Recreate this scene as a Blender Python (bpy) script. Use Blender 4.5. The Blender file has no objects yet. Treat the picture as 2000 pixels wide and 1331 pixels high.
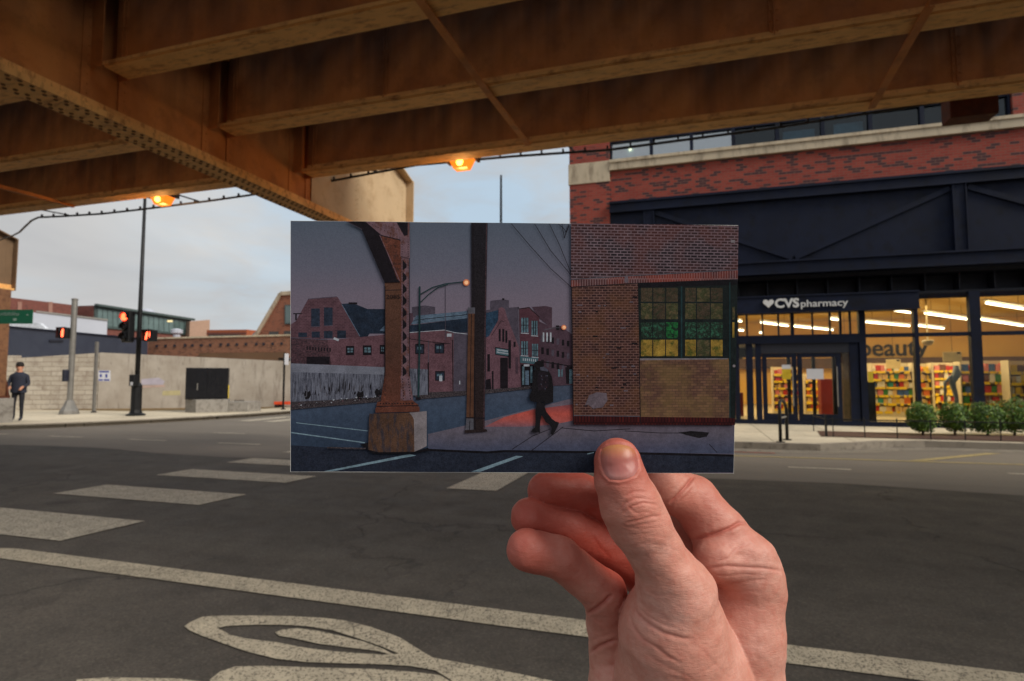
import bpy, bmesh, math, random
import numpy as np
from mathutils import Vector, Matrix
from mathutils.bvhtree import BVHTree
random.seed(7); rng = np.random.default_rng(7)
S = bpy.context.scene
COL = S.collection
# ---------------------------------------------------------------- camera model
F = 1126.; CX = 1000.; CY = 665.5
PITCH = math.atan(74.5 / F); YAW = math.radians(17.23); H = 1.42
def ray(px, py):
    x = (px - CX) / F; y = -(py - CY) / F
    cp, sp = math.cos(PITCH), math.sin(PITCH)
    fwd = cp - y * sp; up = sp + y * cp
    cy, sy = math.cos(YAW), math.sin(YAW)
    return (x * cy - fwd * sy, x * sy + fwd * cy, up)
def onZ(px, py, z=0.):
    r = ray(px, py); t = (z - H) / r[2]; return (r[0] * t, r[1] * t, z)
def onY(px, py, Y):
    r = ray(px, py); t = Y / r[1]; return (r[0] * t, Y, H + r[2] * t)
def onX(px, py, X):
    r = ray(px, py); t = X / r[0]; return (X, r[1] * t, H + r[2] * t)
def atD(px, py, d):
    """point seen at a pixel, d metres ahead along the level view axis"""
    r = ray(px, py); f = -r[0] * math.sin(YAW) + r[1] * math.cos(YAW); t = d / f
    return (r[0] * t, r[1] * t, H + r[2] * t)
cam_data = bpy.data.cameras.new('camera'); cam = bpy.data.objects.new('camera', cam_data); COL.objects.link(cam)
cam.location = (0, 0, H); cam.rotation_euler = (math.pi / 2 + PITCH, 0, YAW)
cam_data.sensor_width = 36; cam_data.sensor_fit = 'HORIZONTAL'; cam_data.lens = 36 * F / 2000
cam_data.clip_start = 0.01; cam_data.clip_end = 2000
cam_data.dof.use_dof = True; cam_data.dof.focus_distance = 0.236; cam_data.dof.aperture_fstop = 25
S.camera = cam
CAMM = Matrix.Translation((0, 0, H)) @ Matrix.Rotation(YAW, 4, 'Z') @ Matrix.Rotation(math.pi / 2 + PITCH, 4, 'X')

# ---------------------------------------------------------------- colours and materials
def lin(c):
    c = c / 255.
    return c / 12.92 if c <= .04045 else ((c + .055) / 1.055) ** 2.4
def srgb(r, g, b, k=1.): return (lin(r) * k, lin(g) * k, lin(b) * k, 1)
class NT:
    def __init__(s, name):
        s.m = bpy.data.materials.new(name); s.m.use_nodes = True
        s.t = s.m.node_tree; s.n = s.t.nodes; s.l = s.t.links
        s.b = s.n['Principled BSDF']; s.out = s.n['Material Output']
    def new(s, typ, **kw):
        n = s.n.new(typ)
        for k, v in kw.items(): setattr(n, k, v)
        return n
    def put(s, sock, v):
        if isinstance(v, bpy.types.NodeSocket): s.l.new(v, sock)
        elif v is not None:
            if hasattr(sock.default_value, '__len__') and not hasattr(v, '__len__'): v = (v, v, v, 1)[:len(sock.default_value)]
            sock.default_value = v
    def coord(s, kind='Object', scale=(1, 1, 1), rot=(0, 0, 0), loc=(0, 0, 0)):
        tc = s.new('ShaderNodeTexCoord'); mp = s.new('ShaderNodeMapping')
        s.l.new(tc.outputs[kind], mp.inputs[0]); mp.inputs['Scale'].default_value = scale
        mp.inputs['Rotation'].default_value = rot; mp.inputs['Location'].default_value = loc
        return mp.outputs[0]
    def noise(s, vec, scale, detail=4, rough=.55, dist=0.):
        n = s.new('ShaderNodeTexNoise'); s.l.new(vec, n.inputs['Vector'])
        n.inputs['Scale'].default_value = scale; n.inputs['Detail'].default_value = detail
        n.inputs['Roughness'].default_value = rough; n.inputs['Distortion'].default_value = dist
        return n.outputs['Fac']
    def voro(s, vec, scale, feature='F1', out='Distance'):
        n = s.new('ShaderNodeTexVoronoi', feature=feature); s.l.new(vec, n.inputs['Vector']); n.inputs['Scale'].default_value = scale
        return n.outputs[out]
    def ramp(s, fac, stops, interp='LINEAR'):
        r = s.new('ShaderNodeValToRGB'); s.l.new(fac, r.inputs[0]); cr = r.color_ramp; cr.interpolation = interp
        while len(cr.elements) < len(stops): cr.elements.new(1.)
        for e, (p, c) in zip(cr.elements, stops):
            e.position = p; e.color = c if hasattr(c, '__len__') else (c, c, c, 1)
        return r.outputs[0]
    def mix(s, fac, a, b, mode='MIX'):
        n = s.new('ShaderNodeMix', data_type='RGBA', blend_type=mode)
        s.put(n.inputs['Factor'], fac); s.put(n.inputs['A'], a); s.put(n.inputs['B'], b)
        return n.outputs['Result']
    def math(s, op, a, b=None, c=None):
        n = s.new('ShaderNodeMath', operation=op); s.put(n.inputs[0], a)
        if b is not None: s.put(n.inputs[1], b)
        if c is not None: s.put(n.inputs[2], c)
        return n.outputs[0]
    def bump(s, h, strength=.3, dist=.01, prev=None):
        n = s.new('ShaderNodeBump'); s.put(n.inputs['Height'], h)
        n.inputs['Strength'].default_value = strength; n.inputs['Distance'].default_value = dist
        if prev is not None: s.l.new(prev, n.inputs['Normal'])
        s.l.new(n.outputs[0], s.b.inputs['Normal']); return n.outputs[0]
    def base(s, c): s.put(s.b.inputs['Base Color'], c)
    def rough(s, r): s.put(s.b.inputs['Roughness'], r)
    def wallvec(s):
        """object coordinates laid on upright walls: (x+y, z)"""
        tc = s.new('ShaderNodeTexCoord'); sp = s.new('ShaderNodeSeparateXYZ'); s.l.new(tc.outputs['Object'], sp.inputs[0])
        cb = s.new('ShaderNodeCombineXYZ'); s.l.new(s.math('ADD', sp.outputs[0], sp.outputs[1]), cb.inputs[0]); s.l.new(sp.outputs[2], cb.inputs[1])
        return cb.outputs[0]
def simple(name, rgb, rough=.6, metal=0., var=.18, scale=3., bump=0., bscale=60., spec=None, dark=None, kind='Object', stretch=(1, 1, 1)):
    """a plain paint/plastic/stone with uneven tone, faint dirt and an uneven gloss"""
    t = NT(name); v = t.coord(kind, stretch)
    c = srgb(*rgb) if max(rgb) > 1 else (*rgb, 1)
    d = tuple(x * (1 - var * 1.6) for x in c[:3]) + (1,); u = tuple(min(1, x * (1 + var)) for x in c[:3]) + (1,)
    n1 = t.noise(v, scale, 5, .62)
    colr = t.ramp(n1, [(.28, d), (.5, c), (.72, u)])
    if dark is not None:
        colr = t.mix(t.ramp(t.noise(v, scale * 2.3, 6, .7), [(.5, 0), (.68, 1)]), colr, srgb(*dark))
    t.base(colr); t.rough(t.ramp(t.noise(v, scale * 4, 3), [(.3, max(0, rough - .12)), (.7, min(1, rough + .1))]))
    t.b.inputs['Metallic'].default_value = metal
    if spec is not None: t.b.inputs['Specular IOR Level'].default_value = spec
    if bump: t.bump(t.noise(v, bscale, 4), bump, .004)
    return t.m
def emit(name, rgb, strength):
    t = NT(name); t.base((0, 0, 0, 1)); t.b.inputs['Emission Color'].default_value = (*rgb, 1); t.b.inputs['Emission Strength'].default_value = strength
    return t.m
def brickmat(name, c1, c2, cdark, mortar, bw=.21, bh=.075, darkfrac=.2, wall=True, big=True, bumpd=.006):
    t = NT(name); v = t.wallvec() if wall else t.coord()
    b = t.new('ShaderNodeTexBrick'); t.l.new(v, b.inputs['Vector'])
    b.inputs['Scale'].default_value = 1; b.inputs['Brick Width'].default_value = bw; b.inputs['Row Height'].default_value = bh
    b.inputs['Mortar Size'].default_value = bh * .09; b.inputs['Mortar Smooth'].default_value = .2
    b.inputs['Color1'].default_value = (0, 0, 0, 1); b.inputs['Color2'].default_value = (1, 1, 1, 1); b.inputs['Mortar'].default_value = (.5, .5, .5, 1)
    body = t.ramp(b.outputs['Color'], [(0, srgb(*cdark)), (darkfrac, srgb(*cdark)), (darkfrac + .03, srgb(*c1)), (1, srgb(*c2))])
    body = t.mix(t.math('MULTIPLY', t.noise(v, 1.1, 5, .65), .45), body, srgb(*[x * .72 for x in c1]))
    t.base(t.mix(b.outputs['Fac'], body, srgb(*mortar))); t.rough(.88)
    h = t.math('SUBTRACT', t.noise(v, 55, 3), t.math('MULTIPLY', b.outputs['Fac'], 2.))
    t.bump(h, .5, bumpd)
    return t.m

# ---------------------------------------------------------------- mesh building
class MB:
    def __init__(s): s.v = []; s.f = []; s.mi = []; s.k = 0
    def quad(s, *p):
        i = len(s.v); s.v += [tuple(q) for q in p]; s.f.append(tuple(range(i, i + len(p)))); s.mi.append(s.k); return s
    poly = quad
    def box(s, x0, y0, z0, x1, y1, z1, M=None):
        x0, x1 = sorted((x0, x1)); y0, y1 = sorted((y0, y1)); z0, z1 = sorted((z0, z1))
        c = [(x0, y0, z0), (x1, y0, z0), (x1, y1, z0), (x0, y1, z0), (x0, y0, z1), (x1, y0, z1), (x1, y1, z1), (x0, y1, z1)]
        if M is not None: c = [tuple(M @ Vector(q)) for q in c]
        i = len(s.v); s.v += c
        for f in ((3, 2, 1, 0), (4, 5, 6, 7), (0, 1, 5, 4), (1, 2, 6, 5), (2, 3, 7, 6), (3, 0, 4, 7)):
            s.f.append(tuple(i + k for k in f)); s.mi.append(s.k)
        return s
    def beam(s, a, b, w, h, up=(0, 0, 1)):
        """a square bar from a to b, w across, h along up"""
        a, b = Vector(a), Vector(b); d = (b - a); L = d.length; d.normalize(); u = Vector(up)
        r = d.cross(u).normalized(); u = r.cross(d).normalized()
        M = Matrix((( r.x, d.x, u.x, a.x), (r.y, d.y, u.y, a.y), (r.z, d.z, u.z, a.z), (0, 0, 0, 1)))
        return s.box(-w / 2, 0, -h / 2, w / 2, L, h / 2, M)
    def prism(s, pts, z0, z1):
        """upright prism on an xy outline"""
        n = len(pts); i = len(s.v)
        a = sum(pts[k][0] * pts[(k + 1) % n][1] - pts[(k + 1) % n][0] * pts[k][1] for k in range(n))
        if a < 0: pts = pts[::-1]
        s.v += [(p[0], p[1], z0) for p in pts] + [(p[0], p[1], z1) for p in pts]
        s.f.append(tuple(i + k for k in range(n))[::-1]); s.f.append(tuple(i + n + k for k in range(n)))
        s.mi += [s.k, s.k]
        for k in range(n):
            l = (k + 1) % n; s.f.append((i + k, i + l, i + n + l, i + n + k)); s.mi.append(s.k)
        return s
    def extr(s, pts, vec):
        """a flat outline of 3D points pushed along vec"""
        n = len(pts); i = len(s.v); vec = Vector(vec)
        s.v += [tuple(p) for p in pts] + [tuple(Vector(p) + vec) for p in pts]
        s.f.append(tuple(i + k for k in range(n))); s.f.append(tuple(i + n + k for k in range(n))[::-1]); s.mi += [s.k, s.k]
        for k in range(n):
            l = (k + 1) % n; s.f.append((i + l, i + k, i + n + k, i + n + l)); s.mi.append(s.k)
        return s
    def tube(s, pts, r, seg=8, cap=True):
        pts = [Vector(p) for p in pts]; n = len(pts); rr = r if hasattr(r, '__len__') else [r] * n
        i = len(s.v); t0 = (pts[1] - pts[0]).normalized(); u = t0.orthogonal().normalized()
        for k, p in enumerate(pts):
            t = (pts[min(k + 1, n - 1)] - pts[max(k - 1, 0)]).normalized(); u = (u - t * u.dot(t)).normalized(); w = t.cross(u)
            for j in range(seg):
                a = 2 * math.pi * j / seg; s.v.append(tuple(p + (u * math.cos(a) + w * math.sin(a)) * rr[k]))
        for k in range(n - 1):
            for j in range(seg):
                l = (j + 1) % seg; s.f.append((i + k * seg + j, i + k * seg + l, i + (k + 1) * seg + l, i + (k + 1) * seg + j)); s.mi.append(s.k)
        if cap:
            s.f.append(tuple(i + j for j in range(seg))[::-1]); s.f.append(tuple(i + (n - 1) * seg + j for j in range(seg))); s.mi += [s.k, s.k]
        return s
    def lathe(s, c, prof, seg=16, axis='Z', a0=0.):
        """prof = [(radius, height)] about a point c"""
        i = len(s.v); n = len(prof)
        for (r, h) in prof:
            for j in range(seg):
                a = a0 + 2 * math.pi * j / seg; x, y = r * math.cos(a), r * math.sin(a)
                s.v.append({'Z': (c[0] + x, c[1] + y, c[2] + h), 'Y': (c[0] + x, c[1] + h, c[2] + y), 'X': (c[0] + h, c[1] + x, c[2] + y)}[axis])
        for k in range(n - 1):
            for j in range(seg):
                l = (j + 1) % seg; q = (i + k * seg + j, i + k * seg + l, i + (k + 1) * seg + l, i + (k + 1) * seg + j)
                s.f.append(q if axis != 'Y' else q[::-1]); s.mi.append(s.k)
        s.f.append(tuple(i + j for j in range(seg))[::-1]); s.f.append(tuple(i + (n - 1) * seg + j for j in range(seg))); s.mi += [s.k, s.k]
        return s
    def dome(s, p, r, nrm, seg=6):
        """a rivet head"""
        nrm = Vector(nrm).normalized(); u = nrm.orthogonal().normalized(); w = nrm.cross(u); p = Vector(p); i = len(s.v)
        for (rr, h) in ((1, 0), (.8, .45)):
            for j in range(seg):
                a = 2 * math.pi * j / seg; s.v.append(tuple(p + (u * math.cos(a) + w * math.sin(a)) * r * rr + nrm * r * h))
        s.v.append(tuple(p + nrm * r * .62))
        for j in range(seg):
            l = (j + 1) % seg; s.f.append((i + j, i + l, i + seg + l, i + seg + j)); s.f.append((i + seg + j, i + seg + l, i + 2 * seg)); s.mi += [s.k, s.k]
        return s
def chain_loc(o):
    v = Vector((0, 0, 0))
    while o is not None: v += o.location; o = o.parent
    return v
def obj(name, mb, mats, parent=None, smooth=False, loc=None, bevel=0., fixn=True):
    """link a builder's mesh (world coordinates) as one object, origin at loc or at its parent"""
    me = bpy.data.meshes.new(name); off = chain_loc(parent) if parent else (Vector(loc) if loc is not None else Vector((0, 0, 0)))
    V = np.array(mb.v, dtype=float) - np.array(off); me.from_pydata(V.tolist(), [], mb.f)
    for m in (mats if isinstance(mats, (list, tuple)) else [mats]): me.materials.append(m)
    me.polygons.foreach_set('material_index', mb.mi)
    if smooth: me.polygons.foreach_set('use_smooth', [True] * len(mb.f))
    me.update()
    if fixn:
        bm = bmesh.new(); bm.from_mesh(me); bmesh.ops.recalc_face_normals(bm, faces=bm.faces); bm.to_mesh(me); bm.free()
    o = bpy.data.objects.new(name, me); COL.objects.link(o)
    if parent: o.parent = parent
    elif loc is not None: o.location = loc
    if bevel:
        b = o.modifiers.new('edge', 'BEVEL'); b.width = bevel; b.segments = 2; b.limit_method = 'ANGLE'; b.harden_normals = False
    return o
def tag(o, label=None, cat=None, group=None, kind=None):
    if label: o['label'] = label
    if cat: o['category'] = cat
    if group: o['group'] = group
    if kind: o['kind'] = kind
    return o
def thing(name, loc, label, cat, group=None):
    o = bpy.data.objects.new(name, None); COL.objects.link(o); o.location = loc; o.empty_display_size = .2
    return tag(o, label, cat, group)
def copytree(o, parent=None):
    c = o.copy(); COL.objects.link(c); c.parent = parent
    for ch in list(o.children): copytree(ch, c)
    return c
def text_mb(body, size, extrude=.01, bold=0., spacing=1., align='LEFT'):
    """lettering as mesh data in its own xy plane"""
    cu = bpy.data.curves.new('lettering', 'FONT'); cu.body = body; cu.size = size; cu.extrude = extrude; cu.offset = bold
    cu.space_character = spacing; cu.align_x = align; cu.resolution_u = 3
    o = bpy.data.objects.new('lettering', cu); COL.objects.link(o)
    dg = bpy.context.evaluated_depsgraph_get(); dg.update(); me = bpy.data.meshes.new_from_object(o.evaluated_get(dg))
    mb = MB(); mb.v = [tuple(v.co) for v in me.vertices]; mb.f = [tuple(p.vertices) for p in me.polygons]; mb.mi = [0] * len(mb.f)
    bpy.data.objects.remove(o); bpy.data.curves.remove(cu); bpy.data.meshes.remove(me)
    return mb
def xform(mb, M):
    mb.v = [tuple(M @ Vector(v)) for v in mb.v]; return mb
def merge(a, b, k=None):
    n = len(a.v); a.v += b.v; a.f += [tuple(i + n for i in f) for f in b.f]; a.mi += [a.k if k is None else k] * len(b.f); return a
def fit_text(body, w, h, extrude=.01, bold=0., spacing=1.):
    """lettering scaled to a w x h box from the origin"""
    mb = text_mb(body, 1, extrude, bold, spacing); a = np.array(mb.v); lo, hi = a.min(0), a.max(0)
    a[:, 0] = (a[:, 0] - lo[0]) * w / (hi[0] - lo[0]); a[:, 1] = (a[:, 1] - lo[1]) * h / (hi[1] - lo[1])
    mb.v = [tuple(x) for x in a]; return mb
SUNAZ=104; SUNE=3.2; EXPO=0.0; COVX=.4; COVY=2.2; CLOUDK=10; SKYK=1.; SODIUM=28.; SHOPE=520.
# ================================================================ light, sky, ground
w = bpy.data.worlds.new('World'); S.world = w; w.use_nodes = True; wt = w.node_tree; bg = wt.nodes['Background']
sky = wt.nodes.new('ShaderNodeTexSky'); sky.sky_type = 'NISHITA'; sky.sun_disc = False
SUN_EL, SUN_AZ = math.radians(38), math.radians(SUNAZ)     # azimuth: the way the light comes from, clockwise from +Y
sky.sun_elevation = SUN_EL; sky.sun_rotation = SUN_AZ; sky.air_density = 1.2; sky.dust_density = 2.5; sky.altitude = 180
tc = wt.nodes.new('ShaderNodeTexCoord')
def wn(typ, **kw):
    n = wt.nodes.new(typ)
    for k, v in kw.items(): setattr(n, k, v)
    return n
# clouds lie on a flat ceiling: direction divided by its height
sep = wn('ShaderNodeSeparateXYZ'); wt.links.new(tc.outputs['Generated'], sep.inputs[0])
mz = wn('ShaderNodeMath', operation='MAXIMUM'); wt.links.new(sep.outputs[2], mz.inputs[0]); mz.inputs[1].default_value = .0
ad = wn('ShaderNodeMath', operation='ADD'); wt.links.new(mz.outputs[0], ad.inputs[0]); ad.inputs[1].default_value = .16
dv = []
for i in (0, 1):
    d = wn('ShaderNodeMath', operation='DIVIDE'); wt.links.new(sep.outputs[i], d.inputs[0]); wt.links.new(ad.outputs[0], d.inputs[1]); dv.append(d)
cmb = wn('ShaderNodeCombineXYZ'); wt.links.new(dv[0].outputs[0], cmb.inputs[0]); wt.links.new(dv[1].outputs[0], cmb.inputs[1])
def cn(scale, det, rough, loc=(0, 0, 0), sc=(1, 1, 1)):
    mp = wn('ShaderNodeMapping'); mp.inputs['Location'].default_value = loc; mp.inputs['Scale'].default_value = sc; wt.links.new(cmb.outputs[0], mp.inputs[0])
    n = wn('ShaderNodeTexNoise'); n.inputs['Scale'].default_value = scale; n.inputs['Detail'].default_value = det; n.inputs['Roughness'].default_value = rough; n.inputs['Distortion'].default_value = .4
    wt.links.new(mp.outputs[0], n.inputs['Vector']); return n.outputs['Fac']
def wr(f, stops):
    r = wn('ShaderNodeValToRGB'); wt.links.new(f, r.inputs[0])
    while len(r.color_ramp.elements) < len(stops): r.color_ramp.elements.new(1)
    for e, (p, c) in zip(r.color_ramp.elements, stops): e.position = p; e.color = c if hasattr(c, '__len__') else (c, c, c, 1)
    return r.outputs[0]
def wm(f, a, b, mode='MIX'):
    n = wn('ShaderNodeMix', data_type='RGBA', blend_type=mode)
    for k, v in (('Factor', f), ('A', a), ('B', b)):
        if isinstance(v, bpy.types.NodeSocket): wt.links.new(v, n.inputs[k])
        else: n.inputs[k].default_value = v
    return n.outputs['Result']
shade = wr(cn(1.1, 5, .5, (3.1, 1.7, 0), (1, .7, 1)), [(.3, (.49, .495, .505, 1)), (.45, (.55, .552, .556, 1)), (.6, (.61, .605, .598, 1)), (.75, (.70, .685, .66, 1))])
cover = wr(cn(.7, 4, .5, (COVX, COVY, 0)), [(.36, 0.78), (.56, 1)])
# bluer gap in the cover to the right of the far street
gap = wn('ShaderNodeVectorMath', operation='DOT_PRODUCT'); wt.links.new(tc.outputs['Generated'], gap.inputs[0]); gv = Vector(ray(1010, 330)).normalized(); gap.inputs[1].default_value = gv
gp = wr(gap.outputs['Value'], [(.80, 0), (.985, 1)])
cover2 = wm(gp, cover, wr(cn(2.6, 5, .55, (1.3, .4, 0)), [(.4, .35), (.62, .85)]))
scaleC = wm(1., shade, (CLOUDK, CLOUDK, CLOUDK, 1), 'MULTIPLY'); blue = wm(1., sky.outputs[0], (SKYK, SKYK, SKYK, 1), 'MULTIPLY')
colr = wm(cover2, wm(.55, blue, (.72 * CLOUDK, 1.0 * CLOUDK, 1.24 * CLOUDK, 1)), scaleC)
wt.links.new(colr, bg.inputs['Color']); bg.inputs['Strength'].default_value = .1
sl = bpy.data.lights.new('sun', 'SUN'); sl.energy = SUNE; sl.angle = math.radians(28); sl.color = (1, .92, .8); so = bpy.data.objects.new('sun', sl); COL.objects.link(so)
dirv = Vector((math.sin(SUN_AZ) * math.cos(SUN_EL), math.cos(SUN_AZ) * math.cos(SUN_EL), math.sin(SUN_EL))); so.rotation_euler = dirv.to_track_quat('Z', 'Y').to_euler()
S.view_settings.view_transform = 'Standard'; S.view_settings.look = 'None'; S.view_settings.gamma = 1; S.view_settings.exposure = EXPO
S.cycles.max_bounces = 8; S.cycles.diffuse_bounces = 4; S.cycles.transmission_bounces = 8; S.cycles.transparent_max_bounces = 12; S.cycles.sample_clamp_indirect = 6; S.cycles.use_denoising = True
S.cycles.caustics_reflective = False; S.cycles.caustics_refractive = False

def shp(v): return v
# asphalt: aggregate, patches, cracks, tyre polish, sealed joints
t = NT('asphalt'); v = t.coord('Object')
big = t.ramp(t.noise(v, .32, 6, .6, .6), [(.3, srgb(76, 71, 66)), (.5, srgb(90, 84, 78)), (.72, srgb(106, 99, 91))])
mid = t.mix(t.ramp(t.noise(v, 2.2, 6, .7), [(.35, .45), (.6, 0)]), big, srgb(52, 50, 48))
streaks = t.noise(t.coord('Object', (.12, 1.4, 1)), 1.2, 5, .65)
mid = t.mix(t.ramp(streaks, [(.45, 0), (.7, .4)]), mid, srgb(104, 98, 90))
agg = t.voro(v, 95, out='Color'); agv = t.new('ShaderNodeSeparateColor'); t.l.new(agg, agv.inputs[0])
spk = t.mix(t.ramp(agv.outputs[0], [(.0, .55), (.5, 0), (.86, 0), (1, 0)]), mid, srgb(60, 57, 54)); spk = t.mix(t.ramp(agv.outputs[0], [(.8, 0), (1, .3)]), spk, srgb(128, 120, 108))
fine = t.noise(v, 240, 2, .6); spk = t.mix(t.ramp(fine, [(.3, .35), (.55, 0)]), spk, srgb(56, 54, 51))
cv = t.coord('Object', (1, 1, 1)); dis = t.noise(cv, 1.3, 5, .6)
vc = t.new('ShaderNodeVectorMath', operation='ADD'); t.l.new(cv, vc.inputs[0]); sc_ = t.new('ShaderNodeVectorMath', operation='SCALE'); nz = t.new('ShaderNodeTexNoise'); nz.inputs['Scale'].default_value = 1.6; nz.inputs['Detail'].default_value = 6; t.l.new(cv, nz.inputs['Vector']); t.l.new(nz.outputs['Color'], sc_.inputs[0]); sc_.inputs['Scale'].default_value = 1.3; t.l.new(sc_.outputs[0], vc.inputs[1])
ck = t.voro(vc.outputs[0], .28, 'DISTANCE_TO_EDGE'); crack = t.math('MULTIPLY', t.ramp(ck, [(.0, 1), (.009, 0)]), t.ramp(t.noise(cv, .5, 3), [(.44, 0), (.56, 1)]))
col = t.mix(t.math('MULTIPLY', crack, .5), spk, srgb(24, 23, 23))
oil = t.ramp(t.noise(v, 2.1, 4, .55), [(.62, 0), (.76, .55)]); col = t.mix(oil, col, srgb(38, 36, 36))
t.base(col); t.rough(t.ramp(t.noise(v, 3, 4), [(.3, .72), (.7, .9)])); t.b.inputs['Specular IOR Level'].default_value = .3
t.bump(t.math('SUBTRACT', t.math('ADD', t.noise(v, 140, 3, .7), t.math('MULTIPLY', agv.outputs[0], .5)), t.math('MULTIPLY', crack, 3)), .55, .006)
ASPH = t.m
def paintmat(name, rgb, wear=.5):
    """road paint: thick, dirty, worn through to the asphalt in chips and fine cracks"""
    t = NT(name); v = t.coord('Object')
    base = t.ramp(t.noise(v, 5, 5, .65), [(.3, srgb(*[c * .84 for c in rgb])), (.7, srgb(*rgb))])
    base = t.mix(t.ramp(t.noise(v, 46, 4, .7), [(.5, 0), (.75, .35)]), base, srgb(*[c * .6 for c in rgb]))
    chip = t.math('MAXIMUM', t.ramp(t.noise(v, 62, 5, .75), [(wear, 0), (wear + .07, 1)]), t.ramp(t.noise(t.coord('Object', (1.2, 9, 1), (0, 0, .4)), 9, 6, .75), [(wear + .07, 0), (wear + .12, 1)]))
    ag = t.voro(v, 120, out='Color'); s_ = t.new('ShaderNodeSeparateColor'); t.l.new(ag, s_.inputs[0])
    chip = t.math('MAXIMUM', chip, t.ramp(s_.outputs[1], [(.87, 0), (.9, .75)]))
    ck = t.voro(t.coord('Object', (1, .35, 1), (0, 0, .25)), 9, 'DISTANCE_TO_EDGE'); chip = t.math('MAXIMUM', chip, t.math('MULTIPLY', t.ramp(ck, [(.004, .7), (.018, 0)]), t.ramp(t.noise(v, 1.1, 3), [(.5, 0), (.6, 1)])))
    t.base(t.mix(chip, base, srgb(60, 57, 53))); t.rough(.8); t.bump(t.math('SUBTRACT', t.noise(v, 160, 3), t.math('MULTIPLY', chip, 1.2)), .5, .004); return t.m
PAINT = paintmat('road_paint', (208, 196, 172), .555); PAINT2 = paintmat('thin_road_paint', (206, 196, 176), .54)
t = NT('pavement_concrete'); v = t.coord('Object')
c = t.ramp(t.noise(v, .8, 6, .6), [(.3, srgb(196, 184, 162)), (.55, srgb(212, 200, 176)), (.75, srgb(220, 210, 188))])
c = t.mix(t.ramp(t.noise(v, 6, 6, .75), [(.5, 0), (.72, .35)]), c, srgb(118, 108, 96))
b = t.new('ShaderNodeTexBrick'); t.l.new(v, b.inputs['Vector']); b.offset = 0; b.inputs['Scale'].default_value = 1; b.inputs['Brick Width'].default_value = 1.6; b.inputs['Row Height'].default_value = 1.6; b.inputs['Mortar Size'].default_value = .012
b.inputs['Color1'].default_value = (.82, .82, .82, 1); b.inputs['Color2'].default_value = (1, 1, 1, 1); b.inputs['Mortar'].default_value = (.35, .33, .3, 1)
c = t.mix(1., c, b.outputs['Color'], 'MULTIPLY'); t.base(c); t.rough(.9); t.bump(t.math('SUBTRACT', t.noise(v, 70, 4), t.math('MULTIPLY', b.outputs['Fac'], 2)), .4, .005); CONCW = t.m
KERB = simple('kerb_stone', (138, 130, 118), .9, var=.14, scale=2, bump=.4, dark=(92, 84, 74))
CONC = simple('concrete', (146, 142, 136), .9, var=.12, scale=2.5, bump=.4, dark=(108, 102, 96)); DIRT = simple('dry_soil', (92, 70, 52), .95, var=.3, scale=5, bump=.8, bscale=30, dark=(60, 46, 34))
MULCH = simple('mulch', (86, 58, 46), .95, var=.4, scale=18, bump=1., bscale=60, dark=(44, 30, 26)); GRASSD = simple('dry_grass', (120, 96, 58), .95, var=.3, scale=7, bump=.8, bscale=50, dark=(76, 66, 40))
def flat(name, polys, m, z, label=None, kind='structure', T=.003):
    mb = MB()
    for p in polys: mb.poly(*[(x, y, z) for x, y in p])
    o = obj(name, mb, m, fixn=False)
    for p in o.data.polygons:
        if p.normal.z < 0: p.flip()
    return tag(o, kind=kind, label=label)
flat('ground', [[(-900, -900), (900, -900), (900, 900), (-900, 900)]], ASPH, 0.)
# pavements with rounded corners and a kerb
def arc(cx, cy, r, a0, a1, n=10): return [(cx + r * math.cos(math.radians(a0 + (a1 - a0) * k / n)), cy + r * math.sin(math.radians(a0 + (a1 - a0) * k / n))) for k in range(n + 1)]
YB = 17.92
PR = [(-7.3, 90.)] + arc(-4.3, 15.7, 3., 180, 270, 12) + [(1.8, 12.7), (2.4, 12.75), (3.1, 13.2), (3.8, 13.75), (4.6, 14.05), (30., 14.05), (30., 90.)]
PL = [(-15.6, 90.), (-15.6, 19.6), (-15.75, 17.6), (-16.15, 15.8), (-16.7, 14.2), (-17.3, 12.9), (-17.9, 11.95), (-18.5, 11.3), (-19.3, 10.98), (-60, 10.95), (-60, 90)]
def pavement(name, pts, kind='structure'):
    """slab inset behind a kerb stone that follows the street edge"""
    n = len(pts); mb = MB(); mb.prism(pts, -.1, .126); o = obj(name, mb, CONCW); tag(o, kind=kind)
pavement('pavement', PR); pavement('pavement', PL)
def kerbline(name, pts, side):
    mb = MB(); W = .16
    P_ = [Vector((x, y, 0)) for x, y in pts]; L = []
    for k in range(len(P_)):
        tt = (P_[min(k + 1, len(P_) - 1)] - P_[max(k - 1, 0)]).normalized(); nn = Vector((-tt.y, tt.x, 0)) * side; L.append((P_[k] - nn * .012, P_[k] + nn * W))
    for k in range(len(P_) - 1):
        a, b_ = L[k]; c_, d = L[k + 1]
        mb.quad((a.x, a.y, .131), (c_.x, c_.y, .131), (d.x, d.y, .131), (b_.x, b_.y, .131)); mb.quad((a.x, a.y, -.05), (c_.x, c_.y, -.05), (c_.x, c_.y, .131), (a.x, a.y, .131)); mb.quad((b_.x, b_.y, .131), (d.x, d.y, .131), (d.x, d.y, .1), (b_.x, b_.y, .1))
    return tag(obj(name, mb, KERB), kind='structure')
kerbline('kerb', PR[:-1], 1); kerbline('kerb', PL[:-1], 1)
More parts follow.
